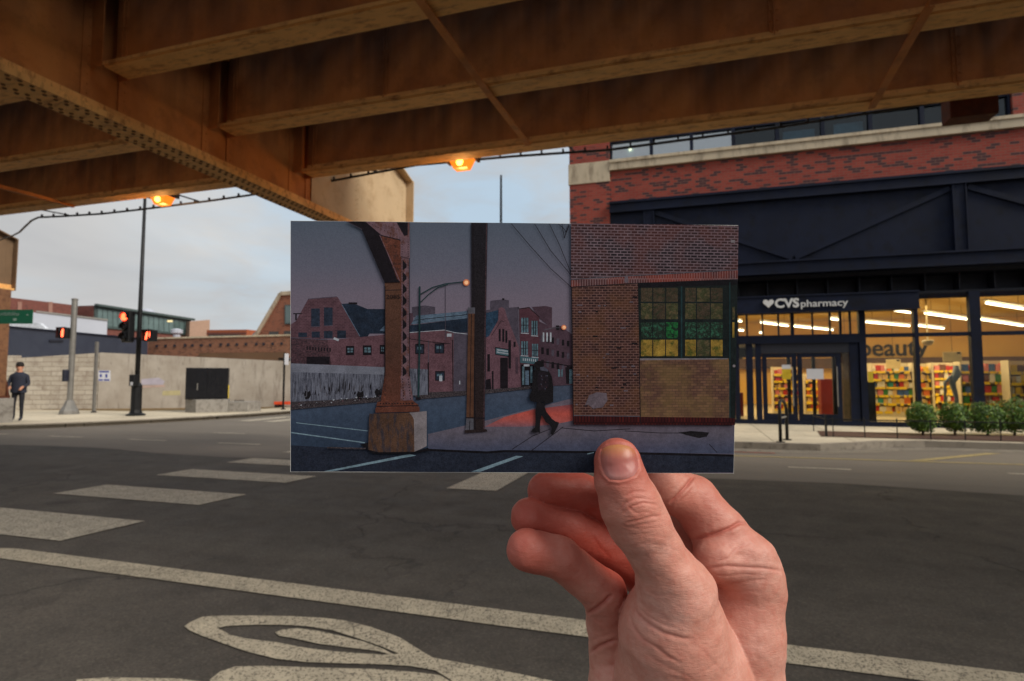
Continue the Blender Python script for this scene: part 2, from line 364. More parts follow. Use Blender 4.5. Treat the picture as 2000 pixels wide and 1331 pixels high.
# concrete gutter strips, drawn a hair above the asphalt
def offs(pts, d0, d1):
    P_ = [Vector((x, y, 0)) for x, y in pts]; A, B = [], []
    for k in range(len(P_)):
        tt = (P_[min(k + 1, len(P_) - 1)] - P_[max(k - 1, 0)]).normalized(); nn = Vector((-tt.y, tt.x, 0)); A.append((P_[k] + nn * d0)[:2]); B.append((P_[k] + nn * d1)[:2])
    return [[A[k], A[k + 1], B[k + 1], B[k]] for k in range(len(P_) - 1)]
GUT = simple('gutter_concrete', (126, 118, 106), .9, var=.16, scale=3, bump=.4, dark=(84, 78, 70))
flat('gutter', offs(PR[:-1], -.02, -.5) , GUT, .005); flat('gutter', offs(PL[:-1], -.02, -.5), GUT, .005)
# lighter asphalt copy, open-sky light painted into its colour
t = NT('skylit_asphalt'); v = t.coord('Object')
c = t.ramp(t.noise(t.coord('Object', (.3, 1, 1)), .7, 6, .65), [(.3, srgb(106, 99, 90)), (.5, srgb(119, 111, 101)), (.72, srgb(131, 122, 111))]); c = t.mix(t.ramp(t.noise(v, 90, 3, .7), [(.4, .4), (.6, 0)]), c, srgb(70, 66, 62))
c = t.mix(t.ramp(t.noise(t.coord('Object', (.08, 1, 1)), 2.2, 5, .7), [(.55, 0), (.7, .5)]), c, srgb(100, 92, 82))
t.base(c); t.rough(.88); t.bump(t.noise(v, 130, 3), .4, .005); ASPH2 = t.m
rr = random.Random(3)
edge_ = [(-60, 8.6)] + [(x, 8.7 + .18 * math.sin(x * .9) + rr.uniform(-.07, .07)) for x in range(-40, 31)] 
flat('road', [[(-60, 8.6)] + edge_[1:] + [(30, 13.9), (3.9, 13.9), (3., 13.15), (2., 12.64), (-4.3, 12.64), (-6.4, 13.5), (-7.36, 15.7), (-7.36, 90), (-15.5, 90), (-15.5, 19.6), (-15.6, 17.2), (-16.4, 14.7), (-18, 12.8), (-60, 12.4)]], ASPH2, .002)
# markings
flat('road_marking', [[(-5.85, 3.25), (-1.0, 3.235), (3.5, 3.27), (14, 3.3), (14, 3.5), (3.5, 3.48), (-1.0, 3.455), (-5.4, 3.47), (-5.6, 3.42)]], PAINT, .007)
bars = []
for k, (y0, y1) in enumerate(((3.72, 4.5), (5.22, 5.88), (6.66, 7.26), (8.0, 8.58), (9.4, 9.98), (10.8, 11.4))): bars.append([(-7.55, y0), (-5.3, y0 + .02), (-5.22, y1), (-7.5, y1 - .01)])
flat('crosswalk_marking', bars, PAINT2, .007)
flat('stop_line', [[(-3.05, 6.97), (-2.38, 7.0), (-2.36, 11.9), (-3.0, 11.9)]], PAINT2, .007)
cw = []
for k in range(7): x = -14.6 + k * 1.05; cw.append([(x, 15.9), (x + .5, 15.9), (x + .5, 18.2), (x, 18.2)])
flat('crosswalk_marking', cw, PAINT2, .007)
sm = []
for (x, y, l) in ((1.46, 10.2, .9), (4.5, 10.5, .9), (7.6, 10.5, .9), (-10, 10.3, 1.1), (-12.6, 10.3, 1.1), (-15.2, 10.3, 1.1), (-17.8, 10.3, 1.1), (-9.4, 12.2, 1), (-12, 12.2, 1)): sm.append([(x, y), (x + l, y + .02), (x + l, y + .12), (x, y + .1)])
flat('road_marking', sm, PAINT2, .007)
YP = paintmat('yellow_road_paint', (184, 164, 112), .55)
flat('road_marking', [[(-2, 11.28), (3.7, 11.55), (12, 11.9), (12, 12.02), (3.7, 11.67), (-2, 11.38)], [(3.6, 11.72), (3.85, 11.72), (5.6, 13.3), (5.35, 13.3)]], YP, .007)
RP = paintmat('red_survey_paint', (186, 88, 70), .5); flat('road_marking', [[(.4, 12.0), (1.5, 12.02), (1.5, 12.1), (.4, 12.08)]], RP, .009)
# bicycle symbol in the bike lane, traced on the road surface
def gp_(*p): return [onZ(0 + x / 2, 850 + y / 2)[:2] for x, y in p]
wh_out = gp_((720, 752), (745, 735), (790, 715), (870, 710), (1000, 710), (1130, 712), (1250, 718), (1340, 728), (1450, 755), (1560, 795), (1640, 845), (1690, 875), (1850, 905), (2010, 935), (2150, 965), (2300, 1000), (2300, 1060), (2000, 1040), (1800, 1010), (1760, 962), (1700, 925), (1600, 908), (1500, 902), (1350, 898), (1200, 893), (1080, 880), (960, 850), (860, 815), (790, 790), (740, 768))
wh_in = gp_((848, 758), (900, 750), (1000, 746), (1100, 746), (1200, 752), (1300, 768), (1400, 800), (1500, 835), (1560, 860), (1500, 864), (1400, 858), (1300, 850), (1200, 838), (1080, 815), (960, 800), (900, 786))
mb = MB(); bm = bmesh.new()
def ringfill(outer, inner):
    vs = []; es = []
    for loop in (outer, inner):
        l = [bm.verts.new((x, y, .0075)) for x, y in loop]; es += [bm.edges.new((l[k], l[(k + 1) % len(l)])) for k in range(len(l))]
    bmesh.ops.triangle_fill(bm, use_beauty=True, use_dissolve=False, edges=es)
ringfill(wh_out, wh_in)
for p in (gp_((1075, 776), (1105, 765), (1160, 760), (1240, 770), (1330, 790), (1420, 812), (1490, 838), (1560, 875), (1480, 850), (1380, 838), (1250, 822), (1150, 800), (1090, 790)),
          gp_((820, 962), (860, 930), (920, 910), (1050, 908), (1250, 915), (1450, 920), (1620, 932), (1720, 945), (1760, 970), (1840, 1010), (1500, 1040), (1100, 1060), (820, 1010)),
          gp_((300, 962), (420, 953), (700, 958), (900, 985), (600, 1010), (280, 1000))):
    f = bm.faces.new([bm.verts.new((x, y, .0078)) for x, y in p])
for f in bm.faces:
    f.normal_update()
    if f.normal.z < 0: f.normal_flip()
me = bpy.data.meshes.new('bike_lane_symbol'); bm.to_mesh(me); bm.free(); me.materials.append(PAINT)
o = bpy.data.objects.new('bike_lane_marking', me); COL.objects.link(o); tag(o, kind='structure')
flat('soil_verge', [[(-26, 17.3), (-21.3, 17.6), (-17.6, 20.6), (-17.6, 24), (-27, 19)], ], GRASSD, .133)
flat('planting_bed', [[(2.75, 14.45), (30, 14.45), (30, 15.95), (2.95, 15.95)]], MULCH, .136)
# ================================================================ elevated railway
t = NT('railway_paint'); v = t.coord('Object')
c = t.ramp(t.noise(v, .9, 5, .6), [(.3, srgb(184, 112, 54)), (.5, srgb(198, 125, 62)), (.75, srgb(212, 144, 78))])
# rust runs hanging down the plates, ragged darkening towards their top
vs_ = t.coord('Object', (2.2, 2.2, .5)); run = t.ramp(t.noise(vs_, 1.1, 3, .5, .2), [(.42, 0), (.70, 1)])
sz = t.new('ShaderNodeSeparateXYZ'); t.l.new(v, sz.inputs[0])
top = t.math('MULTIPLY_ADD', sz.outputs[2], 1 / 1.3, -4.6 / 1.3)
topdark = t.ramp(t.math('ADD', top, t.math('MULTIPLY_ADD', t.noise(t.coord('Object', (1, 1, .05)), 2.6, 3, .6), .9, -.45)), [(.12, 0), (.66, 1)])
c = t.mix(t.math('MULTIPLY', run, .35), c, srgb(120, 70, 38)); c = t.mix(t.math('MULTIPLY', topdark, .85), c, srgb(46, 24, 12))
c = t.mix(t.ramp(t.noise(v, 3.2, 5, .65), [(.5, 0), (.7, .45)]), c, srgb(112, 66, 36)); c = t.mix(t.ramp(t.noise(v, 40, 4, .7), [(.6, 0), (.75, .4)]), c, srgb(110, 58, 26))
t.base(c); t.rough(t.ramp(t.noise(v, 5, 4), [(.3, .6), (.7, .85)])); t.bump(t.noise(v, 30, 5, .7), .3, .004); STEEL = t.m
FLANGE = simple('flange_paint', (236, 180, 108), .7, var=.10, scale=2.2, bump=.2, dark=(168, 112, 62), stretch=(1, 3, 1)); CLEAN = simple('clean_cream_plate', (196, 172, 138), .65, var=.07, scale=1.2, bump=.2, dark=(176, 150, 116)); RUSTY = simple('rust', (84, 42, 24), .9, var=.3, scale=8, bump=.6)
RIVET = simple('rusty_rivet', (120, 84, 54), .9, var=.2)
TIMBER = simple('old_timber', (56, 44, 34), .95, var=.3, scale=4, bump=.6)
X2 = onY(-17, 800, 11.72)[0]
rail = thing('elevated_railway', (-5.8, 10.8, 0), 'rusty cream steel elevated railway of riveted girders crossing over the street', 'railway bridge')
ZB, ZT = 4.6, 5.9
for k, Y in enumerate((7.43, 5.80, 4.30, 2.72)):
    for (xa, xb) in ((-60, X2 - .2), (X2 + .2, -5.98), (-5.62, 7.0), (7.4, 40)):
        mb = MB(); mb.box(xa, Y - .008, ZB + .04, xb, Y + .008, ZT - .04)
        x = xa + .06
        # stiffener angles in pairs with rivets
        xs = [xa + .1, xb - .1] + [q for q in np.arange(-60.0 + (.2 if k in (0, 2) else 2.3), 40, 4.18) if xa + .5 < q < xb - .5]
        for q in xs:
            for s in (-1, 1):
                mb.box(q - .045, Y + s * .008, ZB + .04, q + .045, Y + s * .022, ZT - .04)
                mb.box(q - .006, Y + s * .022, ZB + .04, q + .006, Y + s * .035, ZT - .04)
                if -19 < q < 14:
                    for z in np.arange(ZB + .12, ZT - .1, .105): mb.dome((q + .028, Y + s * .022, z), .013, (0, s, 0)); mb.dome((q - .028, Y + s * .022, z), .013, (0, s, 0))
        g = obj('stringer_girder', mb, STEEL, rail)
        mb = MB()
        for z0, z1 in ((ZB - .012, ZB + .02), (ZT - .02, ZT + .012)): mb.box(xa, Y - .15, z0, xb, Y + .15, z1)
        mb.box(xa, Y - .13, ZB - .026, xb, Y + .13, ZB - .0122)
        for z0, z1 in ((ZB + .0202, ZB + .12), (ZT - .12, ZT - .0202)):
            for s in (-1, 1): mb.box(xa, Y + s * .0082, z0, xb, Y + s * .024, z1)
        if xb > -19 and xa < 14:
            for q in np.arange(max(xa, -18.2) + .1, min(xb, 14), .115):
                for s in (-1, 1): mb.dome((q, Y + s * .024, ZB + .075), .014, (0, s, 0))
        obj('bottom_flange', mb, FLANGE, g)
# lateral bracing rods under the stringers
def brace(a, b):
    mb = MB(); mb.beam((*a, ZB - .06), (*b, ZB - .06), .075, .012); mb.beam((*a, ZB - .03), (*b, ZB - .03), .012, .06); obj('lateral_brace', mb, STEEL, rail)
for x in (-10.7,): brace((x, 7.5), (x - .1, 5.75)); brace((x - .1, 5.75), (x - 2.2, 4.3))
brace(onZ(1032, 284, 4.54)[:2], onZ(935, 158, 4.54)[:2]); brace(onZ(935, 158, 4.54)[:2], onZ(815, -6, 4.54)[:2]); brace(onZ(1702, 212, 4.54)[:2], onZ(1815, 14, 4.54)[:2]); brace((-8.2, 4.3), (-10.6, 5.8)); brace((-14.8, 7.46), (-12.4, 5.8))

mb = MB()
for x in np.arange(-40, 22, .52): mb.box(x, 1.6, ZT + .02, x + .24, 8.2, ZT + .24)
for y in (2.6, 4.15, 5.95, 7.4): mb.box(-40, y - .035, ZT + .24, 22, y + .035, ZT + .4)
mb.box(-40, 1.1, ZT + .24, 22, 1.8, ZT + .3); mb.box(-40, 8.1, ZT + .24, 22, 8.7, ZT + .3)
obj('track_deck', mb, TIMBER, rail)
# cross girders and columns
def bent(X, y1=10.95, pl_=.48, hw=.2, endm=None):
    z0, z1, w_ = 4.1, 5.62, .18
    y0 = 1.2
    mb = MB(); mb.box(X - .012, y0, z0 + .03, X + .012, y1 - .02, z1 + (.0))
    ys = [y0 + .3, 2.72 - .2, 2.72 + .2, 4.10, 4.5, 5.6, 6.0, 7.23, 7.63, 8.7, 9.6, 10.3]
    for q in ys:
        for s in (-1, 1):
            mb.box(X + s * .012, q - .045, z0 + .03, X + s * .026, q + .045, z1)
            for z in np.arange(z0 + .2, z1 - .08, .1): mb.dome((X + s * .026, q + .02, z), .013, (s, 0, 0))
    for Y in (7.43, 5.8, 4.3, 2.72):      # connection angles where the stringers land
        for s in (-1, 1): mb.box(X + s * .012, Y - .16, ZB - .02, X + s * .18, Y - .145, ZT - .1); mb.box(X + s * .012, Y + .145, ZB - .02, X + s * .18, Y + .16, ZT - .1)
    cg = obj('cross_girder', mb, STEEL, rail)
    mb = MB(); e = .25
    mb.box(X - w_, y0, z0 - .03, X + w_, y1, z0 + .0298); mb.box(X - w_, y0, z1, X + w_, y1 - 1.0, z1 + .05)
    for s in (-1, 1): mb.box(X + s * .0262, y0, z0 + .03, X + s * .044, y1 - .02, z0 + .15)
    for q in np.arange(y0 + .1, y1 - .1, .1):
        for j, xo in enumerate((-.14, -.075, .075, .14)):
            mb.k = 1; mb.dome((X + xo, q + (.05 if j % 2 else 0), z0 - .03), .021, (0, 0, -1)); mb.k = 0
        for s in (-1, 1): mb.dome((X + s * .044, q, z0 + .09), .015, (s, 0, 0))
    obj('riveted_flange', mb, [FLANGE, RIVET], cg)
    mb = MB(); mb.box(X - .2, y1 - .02, z0 - .03, X + .2, y1 + .01, z1 + .02); mb.box(X + .0265, 7.72, z0 + .152, X + .034, y1 - .03, z1 - .01); mb.beam((X, y1 - 1.0, z1 + .36), (X, y1 + .0, z1 + .02), .36, .03); mb.extr([(X - .01, y1 - 1.0, z1), (X - .01, y1 - 1.0, z1 + .34), (X - .01, y1 - .02, z1 + .0)], (.02, 0, 0))
    for z in np.arange(z0 + .2, z1 - .05, .09): mb.dome((X + .034, 9.0, z), .014, (1, 0, 0)); mb.dome((X + .034, 9.06, z + .04), .014, (1, 0, 0)); mb.dome((X + .034, y1 - .2, z), .014, (1, 0, 0))
    obj('end_plate', mb, endm or CLEAN, cg)
    # built-up column: two channels laced with diagonal flats, flared riveted foot
    Yc = y1 - .33; mb = MB()
    for s in (-1, 1):
        mb.box(X + s * hw, Yc - .19, .9, X + s * (hw - .016), Yc + .19, z0 - .03)
        for q in (-1, 1): mb.box(X + s * (hw - .0162), Yc + q * .19, .9, X + s * (hw - .09), Yc + q * .175, z0 - .03)
    z = 1.5; k = 0
    while z < z0 - .35:
        for q in (-1, 1): mb.beam((X - hw + .05, Yc + q * .198, z if k % 2 else z + .26), (X + hw - .05, Yc + q * .198, z + .26 if k % 2 else z), .05, .01, (0, 1, 0))
        z += .26; k += 1
    cl = obj('column', mb, simple('column_paint', (122, 84, 56), .75, var=.2, scale=4, dark=(84, 50, 32)), rail)
    mb = MB()
    for s in (-1, 1): mb.extr([(X + s * .216, Yc - .19, 1.5), (X + s * .216, Yc + .19, 1.5), (X + s * .216, Yc + .32, .9), (X + s * .216, Yc - .32, .9)], (s * .014, 0, 0)); mb.extr([(X - .19, Yc + s * .206, 1.5), (X + .19, Yc + s * .206, 1.5), (X + .3, Yc + s * .206, .9), (X - .3, Yc + s * .206, .9)], (0, s * .014, 0))
    mb.box(X - pl_ * .8, Yc - pl_ * .8, .85, X + pl_ * .8, Yc + pl_ * .8, .91)
    for s in (-1, 1):
        for q in range(6):
            mb.dome((X + s * .232, Yc - .14 + .28 * (q % 2), 1.0 + .08 * q), .02, (s, 0, 0)); mb.dome((X - .14 + .28 * (q % 2), Yc + s * .222, 1.0 + .08 * q), .02, (0, s, 0))
    obj('riveted_foot', mb, RUSTY, cl)
    mb = MB(); mb.prism([(X + a * pl_, Yc + b * pl_) for a, b in ((-1, -.92), (-.92, -1), (.92, -1), (1, -.92), (1, .92), (.92, 1), (-.92, 1), (-1, .92))], -.05, .848)
    obj('concrete_plinth', mb, CONC, rail, bevel=.015)
    # knee brace up to the cross girder
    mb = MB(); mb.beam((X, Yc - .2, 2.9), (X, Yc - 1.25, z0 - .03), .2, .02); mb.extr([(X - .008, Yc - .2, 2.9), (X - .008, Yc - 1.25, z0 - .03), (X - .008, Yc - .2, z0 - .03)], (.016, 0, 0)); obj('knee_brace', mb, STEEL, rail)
bent(-5.8); bent(X2, 12.05, .37, .25, simple('dull_brown_plate', (116, 92, 68), .75, var=.1))
# conduit run on hangers outside the outer stringer
def cable_pts(Y, z, x0, x1, sag=.02): return [(x, Y, z + sag * math.sin(x * 1.7)) for x in np.arange(x0, x1, .5)]
BLK = simple('black_steel', (26, 27, 30), .5, .4, var=.15); GREYS = simple('galvanised_steel', (140, 138, 134), .5, .5, var=.12, scale=6, bump=.1)
zc = onY(1000, 306, 8.25)[2]
cd = thing('conduit', (-5.8, 8.25, zc), 'thin black cable conduit slung on short hangers below the outer girder', 'cable')
lp = [onY(px_, py_, 8.25) for px_, py_ in ((75, 425), (120, 423), (200, 418), (280, 409), (400, 394), (485, 382))]; rp = [onY(px_, py_, 8.25) for px_, py_ in ((812, 323), (1000, 306), (1190, 293), (1500, 252), (1880, 192), (2000, 170))]
path = lp + [tuple(Vector(lp[-1]).lerp(Vector(rp[0]), .5) - Vector((0, 0, .01)))] + rp; CX_ = np.array([p_[0] for p_ in path]); CZ_ = np.array([p_[2] for p_ in path])
cz = lambda x: float(np.interp(x, CX_, CZ_))
mb = MB(); mb.tube(path, .019, 6); mb.tube([lp[0], onY(62, 431, 8.4), onY(50, 442, 8.7), onY(38, 454, 9.2), onY(20, 463, 9.8), onY(0, 469, 10.6), (X2 + .05, 11.45, onY(-8, 472, 11.45)[2])], .02, 6)
obj('pipe_run', mb, BLK, cd)
mb = MB()
x0_ = CX_[0] + .1; mb.box(x0_ - .012, 8.235, cz(x0_) + .015, x0_ + .012, 8.265, cz(x0_) + .06); cl0 = obj('clip', mb, BLK, cd)
for x in np.arange(.33, CX_[-1] - CX_[0] - .2, .33):
    c_ = cl0.copy(); COL.objects.link(c_); c_.location.x += x; c_.location.z += cz(x0_ + x) - cz(x0_)
mb = MB()
for x in (-15.2, -11.9, -8.6, -4.9, -1.6, 1.7, 5.0): mb = MB(); mb.beam((x, 7.55, ZB + .05), (x, 8.25, cz(x) + .02), .02, .02); obj('hanger_arm', mb, BLK, cd)
w2 = MB(); w2.tube([(x, 8.6, zc + .22 + .02 * math.sin(x)) for x in np.arange(-13.5, 16, .6)], .011, 6); tag(obj('overhead_wire', w2, BLK), 'thin dark wire running just above the hanging conduit', 'wire')
# sodium lamps under the outer girder
LENS = emit('sodium_lens', (1., .20, .012), 1.5); HOT = emit('sodium_bulb', (1., .42, .06), 9.); HOUS = simple('lamp_housing', (60, 44, 36), .6, .3, var=.25)
def girder_lamp(px, py, Y, label, lit=True, rz=0.):
    x, y, z = onY(px, py, Y); L = thing('girder_lamp', (x, y, z), label, 'lamp', 'lamps bolted under the railway girder')
    mb = MB(); mb.prism([(x - .21, y - .13), (x + .21, y - .13), (x + .21, y + .11), (x - .21, y + .11)], z + .07, z + .27); mb.box(x - .05, y - .2, z + .22, x + .05, y + .06, z + .3); mb.box(x - .255, y - .15, z + .0, x - .21, y + .13, z + .25); mb.box(x + .21, y - .15, z + .0, x + .255, y + .13, z + .25); mb.beam((x, 7.5, ZB + .02), (x, y, z + .25), .05, .05)
    obj('housing', mb, HOUS, L, bevel=.01)
    mb = MB()
    for k in range(2):
        pass
    z -= .05
    a = [(x - .19, y - .13, z + .12), (x + .19, y - .13, z + .12), (x + .19, y + .12, z + .12), (x - .19, y + .12, z + .12)]; b_ = [(x - .11, y - .08, z - .07), (x + .11, y - .08, z - .07), (x + .11, y + .08, z - .07), (x - .11, y + .08, z - .07)]
    mb.quad(*b_[::-1])
    for k in range(4): l = (k + 1) % 4; mb.quad(a[k], a[l], b_[l], b_[k])
    obj('lens', mb, LENS if lit else HOUS, L)
    if lit:
        mb = MB(); mb.lathe((x + .01, y - .115, z - .0), [(.001, -.035), (.04, -.03), (.055, 0), (.04, .03), (.001, .035)], 12, 'Y'); obj('bulb', mb, HOT, L)
        pl = bpy.data.lights.new('sodium_light', 'POINT'); pl.energy = SODIUM; pl.color = (1, .45, .12); pl.shadow_soft_size = .12; po = bpy.data.objects.new('sodium_light', pl); COL.objects.link(po); po.parent = L; po.location = (0, 0, -.22)
girder_lamp(902, 316, 7.95, 'glowing orange sodium lamp under the girder above the top edge of the photo print')
girder_lamp(318, 388, 7.95, 'glowing orange sodium lamp under the girder beside the tall black signal pole')
x, y, z = onY(1895, 205, 7.95); L = thing('junction_box', (x, y, z), 'dark rusty metal box hanging under the girder in front of the upper windows', 'box')
mb = MB(); mb.box(x - .24, y - .1, z - .17, x + .24, y + .16, z + .13); obj('box_body', mb, RUSTY, L, bevel=.012)
mb = MB(); mb.box(x - .26, y - .12, z + .13, x + .26, y + .18, z + .155); mb.box(x - .03, y - .12, z + .155, x + .03, y + .02, z + .3); obj('lid', mb, HOUS, L)
# ================================================================ the corner store building
REDBR = brickmat('red_brick', (148, 58, 48), (164, 74, 60), (64, 46, 52), (122, 90, 78), darkfrac=.24)
STONE = simple('pale_stone', (196, 182, 158), .85, var=.08, scale=1.6, bump=.3, dark=(150, 136, 116), stretch=(1, 1, .3)); NAVY = simple('navy_metal', (17, 25, 46), .6, .0, var=.22, scale=1.1, spec=.2, dark=(14, 18, 30), bump=.08); NAVYD = simple('navy_recess', (26, 30, 44), .6, var=.1)
def glassmat(name, tint=(.9, .93, .92), refl=.08, rough=0.):
    """window glass: mostly clear, with a real mirror share that rises at grazing angles"""
    t = NT(name); n, l = t.n, t.l; tr = t.new('ShaderNodeBsdfTransparent'); tr.inputs[0].default_value = (*tint, 1); gl = t.new('ShaderNodeBsdfGlossy'); gl.inputs['Roughness'].default_value = rough; gl.inputs['Color'].default_value = (1, 1, 1, 1)
    fr = t.new('ShaderNodeFresnel'); fr.inputs['IOR'].default_value = 1.3; f = t.math('ADD', fr.outputs[0], refl); mx = t.new('ShaderNodeMixShader'); t.l.new(f, mx.inputs[0]); l.new(tr.outputs[0], mx.inputs[1]); l.new(gl.outputs[0], mx.inputs[2]); l.new(mx.outputs[0], t.out.inputs[0]); return t.m
GLASS = glassmat('shop_glass', (.88, .9, .86), .0); UGL = glassmat('upper_glass', (.5, .6, .66), .02); UGL2 = glassmat('sky_bright_glass', (.4, .5, .56), .34)  # corner panes: same glass, mirror share raised to put sky brightness in
store = thing('corner_store', (-3.6, YB, .13), 'red brick corner store with navy steel band and lit glass shopfront', 'store')
X0, X1, XE = -3.62, -2.34, 18.; D = 24.; ZG = .13
mb = MB(); mb.box(X0, YB, ZG - .1, X1, YB + 1.3, 7.63); mb.box(X0, YB, 8.3, X1, YB + 1.3, 10.2); pier = obj('brick_pier', mb, REDBR, store)
mb = MB(); mb.box(X0 - .03, YB - .03, 7.63, X1 + .01, YB + 1.3, 8.3); obj('stone_block', mb, STONE, store, bevel=.01)
mb = MB(); mb.box(X1, YB + .05, 6.93, XE, YB + .35, 7.96); obj('brick_spandrel', mb, REDBR, store)
mb = MB(); mb.box(X1 + .012, YB - .06, 7.97, XE, YB + .4, 8.3); mb.box(X1 + .012, YB - .1, 8.2, XE, YB - .0602, 8.29); obj('stone_band', mb, STONE, store)
mb = MB(); mb.box(X0, YB + 1.3, ZG - .1, X0 + .3, YB + D, 11.5); mb.box(X0, YB + .5, 10.2, XE, YB + .9, 11.6); mb.box(11.2, YB + .05, 8.3, 12.6, YB + .4, 11); mb.box(8.22, YB + .04, 8.3, 8.9, YB + .36, 10.2); obj('brick_wall', mb, REDBR, store)
mb = MB(); mb.box(X0 + .3, YB + .4, 11.3, XE, YB + D, 11.5); obj('roof', mb, CONC, store)
# upper floor: ribbon window
for (a, b_) in ((X1 + .02, -1.05), (-1.05, .15), (.15, 1.35), (1.35, 2.55), (2.55, 3.75), (3.75, 4.95), (4.95, 6.2), (6.2, 7.3), (7.3, 8.2), (8.95, 11.2), (12.6, 15), (15, 18)):
    mb = MB(); mb.box(a, YB + .12, 8.3, a + .05, YB + .26, 10.2); mb.box(b_ - .05, YB + .12, 8.3, b_, YB + .26, 10.2); mb.box(a + .05, YB + .12, 8.3, b_ - .05, YB + .26, 8.37); mb.box(a + .05, YB + .12, 8.9, b_ - .05, YB + .2, 8.95); wf = obj('upper_window', mb, NAVY, store)
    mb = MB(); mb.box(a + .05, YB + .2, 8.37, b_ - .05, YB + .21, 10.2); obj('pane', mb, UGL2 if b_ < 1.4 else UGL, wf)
mb = MB(); mb.box(X1, YB + 5, 8.0, XE, YB + 5.1, 11.2); mb.box(X1, YB + .36, 7.9, XE, YB + 5, 7.96)
for x in (.9, 3.1, 5.3, 7.0): mb.box(x, YB + 2.4, 7.96, x + .4, YB + 2.8, 10.4)
obj('upper_room', mb, simple('office_partition', (44, 56, 62), .8), store)
BLINDSKY = simple('blind_and_sky_tone', (176, 214, 224), .8)
for (a, b_, z) in ((2.75, 3.6, 8.75), (4.1, 4.85, 8.8), (7.45, 8.1, 8.52), (-2.25, -1.5, 9.6), (-1.5, -.75, 9.0), (-.75, 1.25, 9.4)):  # last three are panels added at the corner, coloured as bright sky
    mb = MB(); mb.box(a, YB + .45, 8.37, b_, YB + .47, z); obj('blind_sky_panel', mb, BLINDSKY, store)
mb = MB(); mb.lathe((-1.72, YB + .4, 8.74), [(.001, -.05), (.04, -.035), (.05, 0), (.04, .035), (.001, .05)], 10); obj('ceiling_lamp', mb, emit('warm_bulb', (1, .72, .35), 12), store)
# navy steel band, built like a truss: plate, chords, posts, diagonals
mb = MB(); mb.box(X1 + .004, YB + .02, 4.42, XE, YB + .3, 6.92); obj('steel_band', mb, NAVY, store)
mb = MB(); mb.box(X1 + .004, YB - .10, 6.6, XE, YB + .0195, 6.92); mb.box(X1 + .004, YB - .16, 6.86, XE, YB - .1005, 6.93); mb.box(X1 + .004, YB - .16, 6.58, XE, YB - .1005, 6.625)
mb.box(X1 + .004, YB - .10, 4.42, XE, YB + .0195, 4.78); mb.box(X1 + .004, YB - .16, 4.74, XE, YB - .1005, 4.79); mb.box(X1 + .004, YB - .16, 4.40, XE, YB - .1005, 4.46); obj('truss_chord', mb, NAVY, store)
for x in (-1.14, 6.88, 14.9):
    mb = MB(); mb.box(x - .13, YB - .085, 4.79, x + .13, YB + .019, 6.58); mb.box(x - .16, YB - .13, 4.79, x - .13, YB + .019, 6.58); mb.box(x + .13, YB - .13, 4.79, x + .16, YB + .019, 6.58); obj('truss_post', mb, NAVY, store)
for (a, b_) in (((-.95, 6.5), (2.82, 4.86)), ((2.9, 4.86), (6.7, 6.5)), ((7.1, 6.5), (10.9, 4.86)), ((10.9, 4.86), (14.7, 6.5))):
    mb = MB(); mb.beam((a[0], YB - .02, a[1]), (b_[0], YB - .02, b_[1]), .06, .14); obj('truss_diagonal', mb, NAVY, store)
mb = MB(); mb.box(X1, YB + .9, 3.7, XE, YB + 1.0, 4.42); mb.box(X1, YB + .302, 4.3, XE, YB + 1.1, 4.435); mb.box(X1, YB + .302, 3.722, XE, YB + .9, 3.80)
for x in np.arange(-1.8, 18, .8): mb.box(x, YB + .5, 3.8, x + .03, YB + .9, 4.3)
obj('shadow_recess', mb, NAVYD, store)
# shopfront frame: fascia with sign, posts, transoms, sill
FX = 5.80
mb = MB(); mb.box(X1, YB - .28, 3.28, FX, YB + .3, 3.745); mb.box(X1, YB - .31, 3.72, FX + .01, YB - .2805, 3.76); mb.box(X1, YB - .31, 3.265, FX + .01, YB - .2805, 3.295); fas = obj('fascia', mb, NAVY, store)
WHITE = simple('white_letters', (214, 216, 218), .5, var=.03); SX = onY(1490, 596, YB - .3)[0]; SX2 = onY(1656, 596, YB - .3)[0]; SW = SX2 - SX
def sign_text(body, x, z, w_, h_, bold=0.):
    tm_ = fit_text(body, w_, h_, .012, bold); return xform(tm_, Matrix.Translation((x, YB - .325, z)) @ Matrix.Rotation(math.pi / 2, 4, 'X'))
z0 = 3.40
hp_ = [(0, -.115), (-.135, .02), (-.15, .07), (-.125, .115), (-.08, .13), (-.035, .115), (0, .08), (.035, .115), (.08, .13), (.125, .115), (.15, .07), (.135, .02)]
hw_ = SW * .135; mb = MB(); mb.extr([(SX + hw_ / 2 + px * hw_ / .30, YB - .281, z0 + .125 + pz * .95) for px, pz in hp_], (0, -.05, 0)); obj('heart_emblem', mb, WHITE, fas)
obj('sign_lettering', sign_text('CVS', SX + SW * .145, z0 + .0, SW * .29, .265, .035), WHITE, fas)
obj('sign_lettering', sign_text('pharmacy', SX + SW * .455, z0 - .055, SW * .545, .25, .008), WHITE, fas)
ZTR0, ZTR1 = 2.52, 2.66
mb = MB(); mb.box(X1, YB + .3, 3.60, XE, YB + .42, 3.72); mb.box(X1, YB + .02, ZG - .03, XE, YB + .2, ZG + .12)
fr = obj('shopfront_frame', mb, NAVY, store)
def post(x, w_, z0_=ZG + .12, z1_=3.72, y0=YB + .02, d=.18, name='mullion', par=None, m=NAVY): mb = MB(); mb.box(x - w_ / 2, y0, z0_, x + w_ / 2, y0 + d, z1_); return obj(name, mb, m, par or store)
for x, w_ in ((4.52, .16), (5.80, .10), (7.14, .24), (8.5, .12), (9.85, .24), (12.5, .2), (15, .2), (-.35, .2)): post(x, w_)
